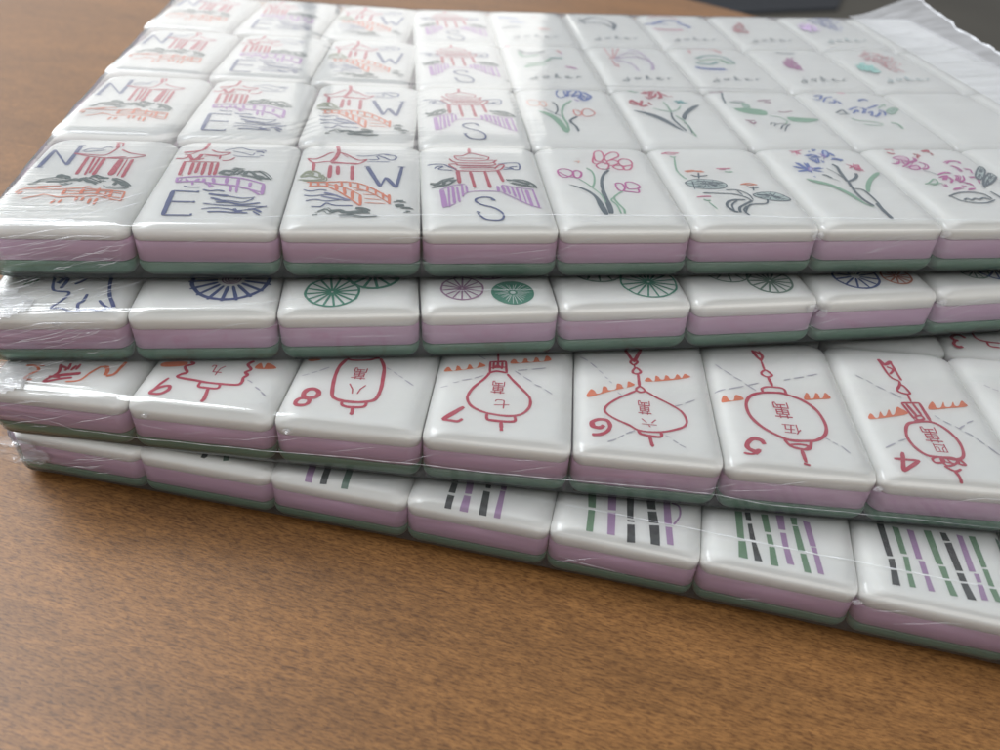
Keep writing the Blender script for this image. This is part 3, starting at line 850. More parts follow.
# ---------------------------------------------------------------- helpers
def link(o): COL.objects.link(o); return o
def mesh_obj(name, verts, faces, mats, fm=None, parent=None, smooth=True):
    me = bpy.data.meshes.new(name); me.from_pydata([tuple(v) for v in verts], [], faces)
    for m in (mats if isinstance(mats, (list, tuple)) else [mats]): me.materials.append(m)
    if fm: me.polygons.foreach_set('material_index', fm)
    if smooth: me.polygons.foreach_set('use_smooth', [True]*len(me.polygons))
    me.update()
    o = bpy.data.objects.new(name, me); link(o)
    if parent: o.parent = parent
    return o
def tag(o, label=None, cat=None, group=None, kind=None):
    for k, v in (('label', label), ('category', cat), ('group', group), ('kind', kind)):
        if v: o[k] = v
    return o
def rrect(hw, hd, r, n=7, m=1):
    """outline of a rounded rectangle, counter-clockwise, m points along each straight side"""
    pts = []
    r = min(r, hw*.999, hd*.999)
    cs = ((hw-r, hd-r, 0), (-hw+r, hd-r, 90), (-hw+r, -hd+r, 180), (hw-r, -hd+r, 270))
    for q, (cx, cy, a0) in enumerate(cs):
        arc = [(cx+r*math.cos(math.radians(a0+90*i/n)), cy+r*math.sin(math.radians(a0+90*i/n))) for i in range(n+1)]
        pts += arc
        nx, ny, na = cs[(q+1) % 4]
        e = (nx+r*math.cos(math.radians(na)), ny+r*math.sin(math.radians(na)))
        mm = m[q % 2] if isinstance(m, (list, tuple)) else m
        for k in range(1, mm):
            f = k/mm; pts.append((arc[-1][0]*(1-f)+e[0]*f, arc[-1][1]*(1-f)+e[1]*f))
    return pts
def loft(rings, cap0=True, cap1=True):
    v, f = [], []; n = len(rings[0])
    for r in rings: v += r
    for k in range(len(rings)-1):
        for i in range(n):
            a, b = k*n+i, k*n+(i+1) % n
            f.append((a, b, b+n, a+n))
    if cap0: f.append(tuple(range(n-1, -1, -1)))
    if cap1: f.append(tuple(range((len(rings)-1)*n, len(rings)*n)))
    return v, f
def ring(i, z, rc=.19):
    return [(x, y, z) for x, y in rrect(HW-i, HD-i, rc, 8)]

# ---------------------------------------------------------------- materials
def mat(name):
    m = bpy.data.materials.new(name); m.use_nodes = True
    nt = m.node_tree; return m, nt, nt.nodes['Principled BSDF']
def N(nt, t, **k):
    n = nt.nodes.new(t)
    for a, b in k.items():
        if a.startswith('_'): n.inputs[a[1:].replace('_', ' ')].default_value = b
        else: setattr(n, a, b)
    return n
def plastic(name, col, rough=.24, sss=.0, var=.035):
    m, nt, p = mat(name); L = nt.links.new
    tc = N(nt, 'ShaderNodeTexCoord'); oi = N(nt, 'ShaderNodeObjectInfo')
    add = N(nt, 'ShaderNodeVectorMath', operation='ADD'); L(tc.outputs['Object'], add.inputs[0])
    sc = N(nt, 'ShaderNodeVectorMath', operation='SCALE'); L(oi.outputs['Location'], sc.inputs[0]); sc.inputs['Scale'].default_value = 1.7
    L(sc.outputs[0], add.inputs[1])
    no = N(nt, 'ShaderNodeTexNoise'); no.inputs['Scale'].default_value = 1.3; no.inputs['Detail'].default_value = 5
    L(add.outputs[0], no.inputs['Vector'])
    mr = N(nt, 'ShaderNodeMapRange'); mr.inputs['To Min'].default_value = 1-var*1.6; mr.inputs['To Max'].default_value = 1+var
    L(no.outputs['Fac'], mr.inputs['Value'])
    hs = N(nt, 'ShaderNodeHueSaturation'); hs.inputs['Color'].default_value = (*col, 1); L(mr.outputs[0], hs.inputs['Value'])
    L(hs.outputs[0], p.inputs['Base Color'])
    p.inputs['Roughness'].default_value = rough
    p.inputs['Subsurface Weight'].default_value = sss
    p.inputs['Subsurface Radius'].default_value = (.25, .22, .18); p.inputs['Subsurface Scale'].default_value = .6
    n2 = N(nt, 'ShaderNodeTexNoise'); n2.inputs['Scale'].default_value = 9; n2.inputs['Detail'].default_value = 3; L(add.outputs[0], n2.inputs['Vector'])
    bp = N(nt, 'ShaderNodeBump'); bp.inputs['Strength'].default_value = .05; bp.inputs['Distance'].default_value = .02
    L(n2.outputs['Fac'], bp.inputs['Height']); L(bp.outputs[0], p.inputs['Normal'])
    return m
M_WHITE = plastic('ivory_plastic', (.80, .80, .765), .22, .12)
M_LILAC = plastic('lilac_plastic', (.54, .37, .50), .28)
M_GREEN = plastic('green_plastic', (.135, .255, .18), .28, .2)
PAINT = {'navy': (.028, .055, .20), 'indigo': (.14, .16, .32), 'red': (.46, .018, .055), 'orange': (.70, .17, .06),
         'purple': (.45, .22, .50), 'pine': (.06, .10, .09), 'olive': (.24, .27, .16), 'pink': (.60, .075, .20),
         'magenta': (.50, .06, .30), 'slate': (.045, .085, .11), 'sage': (.22, .42, .28), 'peach': (.80, .45, .35),
         'blue': (.06, .13, .42), 'violet': (.32, .18, .48), 'coral': (.72, .22, .18), 'teal': (.12, .38, .38),
         'plum': (.28, .04, .14), 'pale': (.62, .70, .66), 'green': (.12, .24, .13), 'darkgreen': (.11, .19, .14),
         'black': (.016, .02, .018), 'lavender': (.40, .38, .44), 'mauve': (.36, .22, .38), 'rose': (.60, .24, .25), 'periwinkle': (.17, .21, .46), 'mint': (.20, .36, .33), 'haze': (.46, .34, .52), 'graphite': (.17, .21, .22), 'pad': (.50, .60, .57), 'blush': (.68, .50, .58), 'sky': (.46, .54, .70), 'orchid': (.52, .14, .38), 'emerald': (.03, .22, .14), 'rust': (.42, .12, .06), 'wine': (.30, .16, .26)}
PM = {}
def paint(c):
    if c not in PM:
        m, nt, p = mat('paint_'+c); L = nt.links.new
        tc = N(nt, 'ShaderNodeTexCoord'); no = N(nt, 'ShaderNodeTexNoise'); no.inputs['Scale'].default_value = 14; no.inputs['Detail'].default_value = 4
        L(tc.outputs['Object'], no.inputs['Vector'])
        mr = N(nt, 'ShaderNodeMapRange'); mr.inputs['From Min'].default_value = .35; mr.inputs['From Max'].default_value = .7
        mr.inputs['To Min'].default_value = 0; mr.inputs['To Max'].default_value = .14
        L(no.outputs['Fac'], mr.inputs['Value'])
        mx = N(nt, 'ShaderNodeMix', data_type='RGBA'); L(mr.outputs[0], mx.inputs['Factor'])
        mx.inputs[6].default_value = (*PAINT[c], 1); mx.inputs[7].default_value = (*[v*.6+.25 for v in PAINT[c]], 1)
        L(mx.outputs[2], p.inputs['Base Color']); p.inputs['Roughness'].default_value = .5
        PM[c] = m
    return PM[c]

def film_material(name, haze=.03, bump=.35, crease=1.7):
    m, nt, p = mat(name); L = nt.links.new; nt.nodes.remove(p)
    out = nt.nodes['Material Output']
    tc = N(nt, 'ShaderNodeTexCoord')
    # taut ripples over the whole sheet plus pulled streaks that fan out of the near left corner
    sep = N(nt, 'ShaderNodeSeparateXYZ'); L(tc.outputs['Object'], sep.inputs[0])
    def streak(rot, scale, sx, sy, det=3):
        mp = N(nt, 'ShaderNodeMapping'); mp.inputs['Rotation'].default_value = (0, 0, rot); mp.inputs['Scale'].default_value = (sx, sy, sy*.8)
        L(tc.outputs['Object'], mp.inputs['Vector'])
        n = N(nt, 'ShaderNodeTexNoise'); n.inputs['Scale'].default_value = scale; n.inputs['Detail'].default_value = det
        L(mp.outputs[0], n.inputs['Vector']); return n
    s1 = streak(math.radians(-38), 1.0, .35, 9)
    s2 = streak(math.radians(-8), 1.0, .25, 6)
    s3 = streak(0, .55, 1, 1, 2)
    mk = N(nt, 'ShaderNodeMapRange'); yy = N(nt, 'ShaderNodeMath', operation='MULTIPLY_ADD'); L(sep.outputs['Y'], yy.inputs[0]); yy.inputs[1].default_value = .9; L(sep.outputs['X'], yy.inputs[2])
    L(yy.outputs[0], mk.inputs['Value'])
    mk.inputs['From Min'].default_value = 2.2; mk.inputs['From Max'].default_value = .1; mk.inputs['To Min'].default_value = crease*.012; mk.inputs['To Max'].default_value = crease
    a = N(nt, 'ShaderNodeMath', operation='MULTIPLY'); L(s1.outputs['Fac'], a.inputs[0]); L(mk.outputs[0], a.inputs[1])
    b = N(nt, 'ShaderNodeMath', operation='MULTIPLY_ADD'); L(s2.outputs['Fac'], b.inputs[0]); b.inputs[1].default_value = .025; L(a.outputs[0], b.inputs[2])
    c = N(nt, 'ShaderNodeMath', operation='MULTIPLY_ADD'); L(s3.outputs['Fac'], c.inputs[0]); c.inputs[1].default_value = .30; L(b.outputs[0], c.inputs[2])
    bp = N(nt, 'ShaderNodeBump'); bp.inputs['Strength'].default_value = bump; bp.inputs['Distance'].default_value = .12
    L(c.outputs[0], bp.inputs['Height'])
    tr = N(nt, 'ShaderNodeBsdfTransparent'); tr.inputs[0].default_value = (.985, .985, .985, 1)
    gl = N(nt, 'ShaderNodeBsdfGlossy'); gl.inputs['Roughness'].default_value = .10; L(bp.outputs[0], gl.inputs['Normal'])
    fr = N(nt, 'ShaderNodeFresnel'); fr.inputs['IOR'].default_value = 1.55; L(bp.outputs[0], fr.inputs['Normal'])
    f2 = N(nt, 'ShaderNodeMath', operation='MULTIPLY'); L(fr.outputs[0], f2.inputs[0]); f2.inputs[1].default_value = 1.1; f2.use_clamp = True
    ms = N(nt, 'ShaderNodeMixShader'); L(f2.outputs[0], ms.inputs[0]); L(tr.outputs[0], ms.inputs[1]); L(gl.outputs[0], ms.inputs[2])
    df = N(nt, 'ShaderNodeBsdfDiffuse'); df.inputs['Color'].default_value = (.85, .86, .88, 1)
    hz = N(nt, 'ShaderNodeMapRange'); L(s2.outputs['Fac'], hz.inputs['Value']); hz.inputs['To Min'].default_value = haze*.3; hz.inputs['To Max'].default_value = haze*1.7
    m2 = N(nt, 'ShaderNodeMixShader'); L(hz.outputs[0], m2.inputs[0]); L(ms.outputs[0], m2.inputs[1]); L(df.outputs[0], m2.inputs[2])
    L(m2.outputs[0], out.inputs['Surface'])
    return m
M_FILM = film_material('shrink_film')
def crease_material():
    m, nt, p = mat('film_crease'); 
    p.inputs['Base Color'].default_value = (.9, .92, .95, 1); p.inputs['Roughness'].default_value = .12
    p.inputs['Alpha'].default_value = .58
    p.inputs['Specular IOR Level'].default_value = 1.0
    return m
M_CREASE = crease_material()

def wood_material():
    m, nt, p = mat('brown_veneer'); L = nt.links.new
    tc = N(nt, 'ShaderNodeTexCoord')
    def mp(sx, sy, rot=WOOD_ROT):
        r_ = N(nt, 'ShaderNodeMapping'); r_.inputs['Rotation'].default_value = (0, 0, rot); L(tc.outputs['Object'], r_.inputs['Vector'])
        n = N(nt, 'ShaderNodeMapping'); n.inputs['Scale'].default_value = (sx, sy, 1); L(r_.outputs[0], n.inputs['Vector']); return n
    def noise(mpn, det, rough=.6, dist=0):
        n = N(nt, 'ShaderNodeTexNoise'); n.inputs['Scale'].default_value = 1; n.inputs['Detail'].default_value = det
        n.inputs['Roughness'].default_value = rough; n.inputs['Distortion'].default_value = dist; L(mpn.outputs[0], n.inputs['Vector']); return n
    broad = noise(mp(.10, .45), 4, .6, .6)
    grain = noise(mp(1.3, 5.5), 5, .65, .3)
    fleck = noise(mp(7.5, 34), 4, .62, .35)
    mott = noise(mp(3.2, 8), 6, .78)
    cr = N(nt, 'ShaderNodeValToRGB'); L(grain.outputs['Fac'], cr.inputs[0])
    e = cr.color_ramp.elements; e[0].position = .25; e[0].color = (.122, .058, .018, 1); e[1].position = .78; e[1].color = (.212, .106, .035, 1)
    cb = N(nt, 'ShaderNodeValToRGB'); L(broad.outputs['Fac'], cb.inputs[0])
    e = cb.color_ramp.elements; e[0].position = .3; e[0].color = (.80, .76, .72, 1); e[1].position = .7; e[1].color = (1.18, 1.12, 1.05, 1)
    m1 = N(nt, 'ShaderNodeMix', data_type='RGBA', blend_type='MULTIPLY'); m1.inputs['Factor'].default_value = 1
    L(cr.outputs[0], m1.inputs[6]); L(cb.outputs[0], m1.inputs[7])
    cf = N(nt, 'ShaderNodeValToRGB'); L(fleck.outputs['Fac'], cf.inputs[0])
    e = cf.color_ramp.elements; e[0].position = .36; e[0].color = (.24, .17, .13, 1); e[1].position = .56; e[1].color = (1, 1, 1, 1)
    m2 = N(nt, 'ShaderNodeMix', data_type='RGBA', blend_type='MULTIPLY'); m2.inputs['Factor'].default_value = .66
    L(m1.outputs[2], m2.inputs[6]); L(cf.outputs[0], m2.inputs[7])
    cm = N(nt, 'ShaderNodeValToRGB'); L(mott.outputs['Fac'], cm.inputs[0])
    e = cm.color_ramp.elements; e[0].position = .38; e[0].color = (.60, .57, .55, 1); e[1].position = .62; e[1].color = (1.22, 1.2, 1.16, 1)
    m3 = N(nt, 'ShaderNodeMix', data_type='RGBA', blend_type='MULTIPLY'); m3.inputs['Factor'].default_value = .5
    L(m2.outputs[2], m3.inputs[6]); L(cm.outputs[0], m3.inputs[7])
    L(m3.outputs[2], p.inputs['Base Color'])
    p.inputs['Roughness'].default_value = .46; p.inputs['Specular IOR Level'].default_value = .27
    bp = N(nt, 'ShaderNodeBump'); bp.inputs['Strength'].default_value = .25; bp.inputs['Distance'].default_value = .01
    L(fleck.outputs['Fac'], bp.inputs['Height']); L(bp.outputs[0], p.inputs['Normal'])
    return m
M_WOOD = wood_material()
def simple(name, col, rough=.7, scale=.05, var=.25):
    m, nt, p = mat(name); L = nt.links.new
    tc = N(nt, 'ShaderNodeTexCoord'); no = N(nt, 'ShaderNodeTexNoise'); no.inputs['Scale'].default_value = scale; no.inputs['Detail'].default_value = 5
    L(tc.outputs['Object'], no.inputs['Vector'])
    mx = N(nt, 'ShaderNodeMix', data_type='RGBA'); L(no.outputs['Fac'], mx.inputs['Factor'])
    mx.inputs[6].default_value = (*[v*(1-var) for v in col], 1); mx.inputs[7].default_value = (*[v*(1+var) for v in col], 1)
    L(mx.outputs[2], p.inputs['Base Color']); p.inputs['Roughness'].default_value = rough
    return m

# ---------------------------------------------------------------- setting: floor and table
fl = mesh_obj('floor', [(-400,-300,-74),(500,-300,-74),(500,700,-74),(-400,700,-74)], [(0,1,2,3)], simple('floor_tiles', (.075,.067,.050), .8, .02), smooth=False)
tag(fl, kind='structure')
dark_patch = mesh_obj('dark_patch', [(120,345,-73.98),(205,368,-73.98),(290,520,-73.98),(120,520,-73.98),(120,345,-72.6),(205,368,-72.6),(290,520,-72.6),(120,520,-72.6)], [(0,1,2,3),(7,6,5,4),(0,4,5,1),(1,5,6,2),(2,6,7,3),(3,7,4,0)], simple('dark_blue_grey', (.026,.029,.034), .95, .3), smooth=False)  # thin dark slab standing in for an unidentified dark shape
tag(dark_patch, 'dark blue grey patch on the floor beyond the far table edge', 'dark_patch')
table = bpy.data.objects.new('wooden_table', None); link(table); table.location = (-18.9, -2.2, 0)
tag(table, 'round brown wood veneer table under the wrapped packs of tiles', 'table')
TR = 55.0; rg = []
for dz, dr in ((-2.6, .5), (-2.4, .12), (-2.0, 0), (-.45, 0), (-.2, .06), (-.06, .18), (0, .42)):
    rg.append([((TR-dr)*math.cos(2*math.pi*i/256), (TR-dr)*math.sin(2*math.pi*i/256), dz) for i in range(256)])
v, f = loft(rg)
top = mesh_obj('tabletop', v, f, M_WOOD, parent=table, smooth=False)
for pidx in range(len(top.data.polygons)-2): top.data.polygons[pidx].use_smooth = True
def cyl(r0, r1, z0, z1, n=48): return loft([[(r0*math.cos(2*math.pi*i/n), r0*math.sin(2*math.pi*i/n), z0) for i in range(n)], [(r1*math.cos(2*math.pi*i/n), r1*math.sin(2*math.pi*i/n), z1) for i in range(n)]])
v, f = cyl(5, 4, -72, -2.65); mesh_obj('pedestal', v, f, M_WOOD, parent=table)
v, f = cyl(26, 24, -73.95, -72); mesh_obj('base', v, f, M_WOOD, parent=table)

# ---------------------------------------------------------------- one tile: three slabs
def build_slab(kind):
    rings = []
    if kind == 'face':
        rings.append(ring(.02, ZW)); rings.append(ring(.0, ZW+.012))
        rings.append(ring(0, TH-RZ-.0))
        for k in range(1, 15):
            i = RX*(k/14)**1.6; rings.append(ring(i, TH-drop(i), .19+.24*(k/14)))
        rings.append(ring(RX+.03, TH, .43)); rings.append(ring(RX+.2, TH, .43))
    elif kind == 'middle':
        rings += [ring(.02, ZL+.002), ring(.004, ZL+.016), ring(.004, ZW-.018), ring(.02, ZW-.004)]
    else:
        for k in range(0, 11):
            a = math.pi/2*k/10; rings.append(ring(.004+.19*(1-math.sin(a)), .27*(1-math.cos(a)), .15))
        rings += [ring(.002, ZL-.016), ring(.02, ZL-.003)]
    v, f = loft(rings)
    return v, f
SLAB = {}
def slabs(parent):
    for nm, key, m in (('white_slab', 'face', M_WHITE), ('lilac_slab', 'middle', M_LILAC), ('green_slab', 'base', M_GREEN)):
        if key not in SLAB:
            v, f = build_slab(key); o = mesh_obj(nm, v, f, m, parent=parent)
            o.data.polygons[-1].use_smooth = False
            SLAB[key] = o
        else:
            o = SLAB[key].copy(); link(o); o.parent = parent
            
# ---------------------------------------------------------------- engravings
def smooth_path(p, closed):
    if len(p) < 3: return p
    out = []; n = len(p); rngs = range(n if closed else n-1)
    for i in rngs:
        p0 = p[(i-1) % n] if closed or i > 0 else p[i]; p1 = p[i]; p2 = p[(i+1) % n]
        p3 = p[(i+2) % n] if closed or i+2 < n else p2
        for k in range(5):
            t = k/5
            out.append(tuple(.5*(2*p1[j]+(p2[j]-p0[j])*t+(2*p0[j]-5*p1[j]+4*p2[j]-p3[j])*t*t+(3*p1[j]-p0[j]-3*p2[j]+p3[j])*t**3) for j in (0, 1)))
    if not closed: out.append(p[-1])
    return out
def densify(p, step=.05):
    out = [p[0]]
    for a, b in zip(p, p[1:]):
        n = max(1, int(math.dist(a, b)/step))
        for k in range(1, n+1): out.append((a[0]+(b[0]-a[0])*k/n, a[1]+(b[1]-a[1])*k/n))
    return out
class Art:
    def __init__(s): s.parts = {}; s.n = 0
    def add(s, part, col, verts, faces):
        P = s.parts.setdefault(part, [[], [], [], []])
        if col not in P[3]: P[3].append(col)
        b = len(P[0]); P[0] += verts; P[1] += [tuple(q+b for q in f) for f in faces]; P[2] += [P[3].index(col)]*len(faces)
        s.n += 1
    def stroke(s, part, col, w, pts, closed=False, straight=False, rnd=random):
        w *= .128 if part == 'number' else .146 if part in ('lantern', 'wheel', 'drawing') else .165 if part == 'figure' else .122
        if closed: pts = smooth_path(pts, True); pts = pts+pts[:1]
        elif not straight: pts = smooth_path(pts, False)
        pts = densify(pts, .06)
        q = [pts[0]]
        for p in pts[1:]:
            if math.dist(p, q[-1]) > .012: q.append(p)
        if len(q) < 2: q = [pts[0], (pts[0][0]+.03, pts[0][1])]
        n = len(q); V = []; F = []; z0 = .0044+s.n*.00010
        ph = rnd.random()*9
        for i in range(n):
            a = q[max(0, i-1)]; b = q[min(n-1, i+1)]; dx, dy = b[0]-a[0], b[1]-a[1]; l = math.hypot(dx, dy) or 1
            e = min(i, n-1-i)*.05/max(w*.5, .01)
            hw = w*.5*(1 if closed or e > 1 else .62+.38*e)*(1+.05*math.sin(i*1.3+ph)+.06*math.sin(i*.47+ph*2))
            nx, ny = -dy/l*hw, dx/l*hw; x, y = q[i]; z = surf(x, y)+z0+i*.000004
            V += [(x+nx, y+ny, z), (x-nx, y-ny, z)]
            if i: F.append((2*i-2, 2*i-1, 2*i+1, 2*i))
        s.add(part, col, V, F)
    def fill(s, part, col, pts):
        # filled patch, split into small faces so that it follows the rounded edge of the tile
        z0 = .0012+s.n*.00010; pts = densify(pts, .08)
        bm = bmesh.new(); vs = [bm.verts.new((x, y, 0)) for x, y in pts]
        try: bm.faces.new(vs)
        except ValueError: bm.free(); return
        bmesh.ops.triangulate(bm, faces=bm.faces[:])
        for _ in range(4):
            bmesh.ops.subdivide_edges(bm, edges=[e for e in bm.edges if e.calc_length() > .07], cuts=1)
            bmesh.ops.triangulate(bm, faces=bm.faces[:])
        bm.normal_update(); bm.verts.index_update()
        V = [(v.co.x, v.co.y, surf(v.co.x, v.co.y)+z0+.002) for v in bm.verts]
        F = [tuple(l.vert.index for l in (f.loops if f.normal.z > 0 else reversed(f.loops))) for f in bm.faces]
        bm.free(); s.add(part, col, V, F)
    def wheel(s, cx, cy, r, col, spokes=16, over=0, w=.26, hub=None, start=.2, solid=False):
        P = 'wheel'; cy -= .10
        if solid:
            s.fill(P, col, [(cx+r*math.cos(a*math.pi/24), cy+r*math.sin(a*math.pi/24)) for a in range(48)])
            for k in range(26):
                a = 2*math.pi*k/26+.05*math.sin(k*3)
                s.stroke(P, 'pale', .09, [(cx+r*.22*math.cos(a), cy+r*.22*math.sin(a)), (cx+r*(.8+.15*math.sin(k*7))*math.cos(a), cy+r*(.8+.15*math.sin(k*7))*math.sin(a))], straight=True)
            s.fill(P, 'pale', [(cx+r*.13*math.cos(a*math.pi/8), cy+r*.13*math.sin(a*math.pi/8)) for a in range(16)])
            return
        s.stroke(P, col, w*1.1, [(cx+r*(1+.015*math.sin(a*2.1))*math.cos(a*math.pi/12), cy+r*math.sin(a*math.pi/12)) for a in range(24)], closed=True)
        for k in range(spokes):
            a = 2*math.pi*(k+.3)/spokes
            s.stroke(P, col, w, [(cx+r*start*math.cos(a), cy+r*start*math.sin(a)), (cx+r*(1+over)*math.cos(a), cy+r*(1+over)*math.sin(a))], straight=True)
        if hub:
            for q in (.1, .17, .24): s.stroke(P, hub, .16, [(cx+r*q*math.cos(a*math.pi/6), cy+r*q*math.sin(a*math.pi/6)) for a in range(12)], closed=True)
    def build(s, parent):
        for part, (V, F, I, C) in s.parts.items():
            if part in ('dashed_lines', 'water', 'lettering', 'chinese_character', 'drawing', 'foliage', 'letter'):
                mesh_obj(part, V, F, [paint(c) for c in C], I, parent, smooth=True); continue
            # strokes that touch one another make one engraved piece; separate pieces become separate parts
            par = list(range(len(V)))
            def fd(a):
                while par[a] != a: par[a] = par[par[a]]; a = par[a]
                return a
            for f in F:
                for q in f[1:]: par[fd(q)] = fd(f[0])
            roots = {}
            for i in range(len(V)): roots.setdefault(fd(i), []).append(i)
            gs = list(roots.values()); lim = .03 if part == 'bamboo_bars' else .055
            gp = list(range(len(gs)))
            def gf(a):
                while gp[a] != a: a = gp[a]
                return a
            bx = [(min(V[i][0] for i in g), max(V[i][0] for i in g), min(V[i][1] for i in g), max(V[i][1] for i in g)) for g in gs]
            for a in range(len(gs)):
                for b_ in range(a):
                    A_, B_ = bx[a], bx[b_]
                    if A_[0]-lim > B_[1] or B_[0]-lim > A_[1] or A_[2]-lim > B_[3] or B_[2]-lim > A_[3] or gf(a) == gf(b_): continue
                    if any((V[i][0]-V[j][0])**2+(V[i][1]-V[j][1])**2 < lim*lim for i in gs[a] for j in gs[b_]): gp[gf(a)] = gf(b_)
            comp = {}
            for a in range(len(gs)): comp.setdefault(gf(a), []).extend(gs[a])
            nm = {'bamboo_bars': 'bamboo_bar'}.get(part, part)
            for ids in comp.values():
                mp = {v: k for k, v in enumerate(sorted(ids))}
                fi = [k for k, f in enumerate(F) if f[0] in mp]
                used = sorted({I[k] for k in fi})
                mesh_obj(nm, [V[i] for i in sorted(ids)], [tuple(mp[q] for q in F[k]) for k in fi], [paint(C[u]) for u in used], [used.index(I[k]) for k in fi], parent, smooth=True)
ARTS = {}
def load_art():
    cur = None
    for l in ART.strip().split('\n'):
        if l[0] == '@': cur = []; ARTS[l[1:]] = cur; continue
        h = l.split(' ')
        cur.append((h[0], h[1], float(h[2]), h[3], [tuple(float(q)*.001 for q in k.split(',')) for k in h[4:]]))
load_art()
PARTNAME = {'tree': 'foliage', 'roof': 'roof_border', 'dashes': 'dashed_lines', 'bar': 'bamboo_bars', 'mark': 'drawing', 'character': 'chinese_character'}
SCRIPT = {'j': [[(.9,1.0),(1.0,-.6),(.4,-1.1),(-.3,-.9),(.2,-.3),(1.5,.2)]], 'o': [[(.9,.9),(.2,.6),(.3,.05),(1.0,.1),(1.2,.7),(.8,.95),(1.7,.8)]],
          'k': [[(.2,.1),(.7,1.0),(1.0,2.0),(.7,2.1),(.45,.9),(.4,0)],[(.5,.6),(1.2,1.0),(.9,.6),(1.1,.05),(1.7,.2)]],
          'e': [[(.1,.3),(1.0,.7),(.8,1.1),(.3,.8),(.4,.1),(1.0,0),(1.7,.3)]], 'r': [[(.2,.0),(.35,.6),(.4,1.05)],[(.38,.6),(.7,1.0),(1.05,1.1),(1.3,.9)]]}
JR = random.Random(11)
def glyph(A, ch, cx, cy, w, h, tilt):
    vs, fs = GLYPHS[ch]; ca, sa = math.cos(tilt), math.sin(tilt); z0 = .004
    V = []
    for x, y in vs:                       # read from the far side, so turned by half a turn
        lx, ly = -x/200*w, -y/200*h
        X, Y = cx+lx*ca-ly*sa, cy+lx*sa+ly*ca
        V.append((X, Y, surf(X, Y)+z0))
    A.add('chinese_character', 'red', V, [tuple(f) for f in fs])
def make_art(name, parent, dx=0., joker=False):
    A = Art(); sx, tx = {'north': (.92, .15), 'east': (.97, .07)}.get(name, (1, 0))
    for part, col, w, fl_, pts in ARTS.get(name, []):
        pts = [(x*sx+tx+dx, y) for x, y in pts]
        pts = [(max(-HW+.05, min(HW-.05, x)), max(-HD+.05, min(HD-.05, y))) for x, y in pts]
        part = PARTNAME.get(part, part)
        if col == 'purple' and part == 'bamboo_bars': col = 'mauve'
        if joker: col = {'red': 'rose', 'indigo': 'periwinkle', 'teal': 'mint', 'violet': 'haze', 'magenta': 'orchid'}.get(col, col)
        if fl_ == 'c' and part == 'leaf':
            A.fill(part, 'pad', smooth_path(pts, True)); mx = sum(p[0] for p in pts)/len(pts); my = sum(p[1] for p in pts)/len(pts)
            for k in range(11):
                q = smooth_path(pts, True); e_ = q[int(k*len(q)/11)]
                A.stroke(part, col, .16, [(mx+(e_[0]-mx)*.15, my+(e_[1]-my)*.15), (mx+(e_[0]-mx)*.9, my+(e_[1]-my)*.9+JR.uniform(-.01, .01))])
        if fl_ == 'c' and part == 'flower' and name in ('hydrangea', 'hibiscus', 'cornflower', 'azalea'): A.fill(part, 'blush' if col in ('magenta', 'red', 'pink') else 'sky', smooth_path(pts, True))
        if fl_ == '-' and (part in ('foliage', 'figure') or (part == 'flower' and name in ('hydrangea', 'hibiscus', 'cornflower', 'azalea', 'iris'))):
            for q in range(2 if part != 'figure' else 3):     # the marks are scratched in with several small strokes
                ja, jb = JR.uniform(-.05, .05), JR.uniform(-.05, .05)
                A.stroke(part, col, w*.6, [(x+ja+JR.uniform(-.012, .012), y+jb+JR.uniform(-.02, .02)) for x, y in pts])
        if fl_ == 'f' and joker:              # soft brushed patch: many short overlapping dabs
            mx = sum(p[0] for p in pts)/len(pts); my = sum(p[1] for p in pts)/len(pts)
            for q in range(170):
                k = JR.randrange(len(pts)); a_, b_ = pts[k], pts[(k+1) % len(pts)]; t_ = JR.random(); s_ = JR.random()**.5
                px = mx+(a_[0]*(1-t_)+b_[0]*t_-mx)*s_; py = my+(a_[1]*(1-t_)+b_[1]*t_-my)*s_
                A.stroke(part, col, .34, [(px, py), (px+JR.uniform(-.05, .07), py+JR.uniform(.03, .09))])
            continue
        if fl_ == 'f': A.fill(part, col, smooth_path(pts, True) if part != 'bamboo_bars' else pts)
        else: A.stroke(part, col, w, pts, closed=fl_ == 'c', straight=fl_ == 's')
    for a in WHEELS.get(name, []): A.wheel(*a[0], **a[1])
    for g in GLYPH_AT.get(name, []): glyph(A, *g)
    if joker:
        x = -.60
        for ch in 'joker':
            for st in SCRIPT[ch]:
                A.stroke('lettering', 'graphite', .25, [(x+.115*px, -1.02+.13*py) for px, py in st])
            if ch == 'j': A.stroke('lettering', 'graphite', .26, [(x+.13, -.80), (x+.16, -.79)], straight=True)
            x += .265
    A.build(parent)

# ---------------------------------------------------------------- tiles
def new_tile(L, c, r, art=None, label='', group=None, dx=0., joker=False):
    e = bpy.data.objects.new('mahjong_tile', None); link(e)
    e.matrix_world = tile_matrix(L, c, r)
    # tiny hand-packed looseness
    rnd = random.Random(L*1000+r*50+c)
    e.location.x += rnd.uniform(-.006, .006); e.location.y += rnd.uniform(-.008, .008)
    tag(e, label, 'mahjong tile', group)
    slabs(e)
    if art or joker: make_art(art, e, dx, joker)
    return e
def copy_tile(src, L, c, r, label, group):
    e = src.copy(); link(e); e.matrix_world = tile_matrix(L, c, r)
    rnd = random.Random(L*1000+r*50+c)
    e.location.x += rnd.uniform(-.01, .01); e.location.y += rnd.uniform(-.012, .012)
    e['label'] = label; e['group'] = group
    for ch in src.children:
        k = ch.copy(); link(k); k.parent = e
    return e
ROW = ['front row', 'second row', 'third row', 'back row']
G = ['tiles wrapped in the top pack', 'tiles wrapped in the second pack down', 'tiles wrapped in the third pack down', 'tiles wrapped in the bottom pack']
ORD = ['first', 'second', 'third', 'fourth', 'fifth', 'sixth', 'seventh', 'eighth', 'ninth', 'tenth']
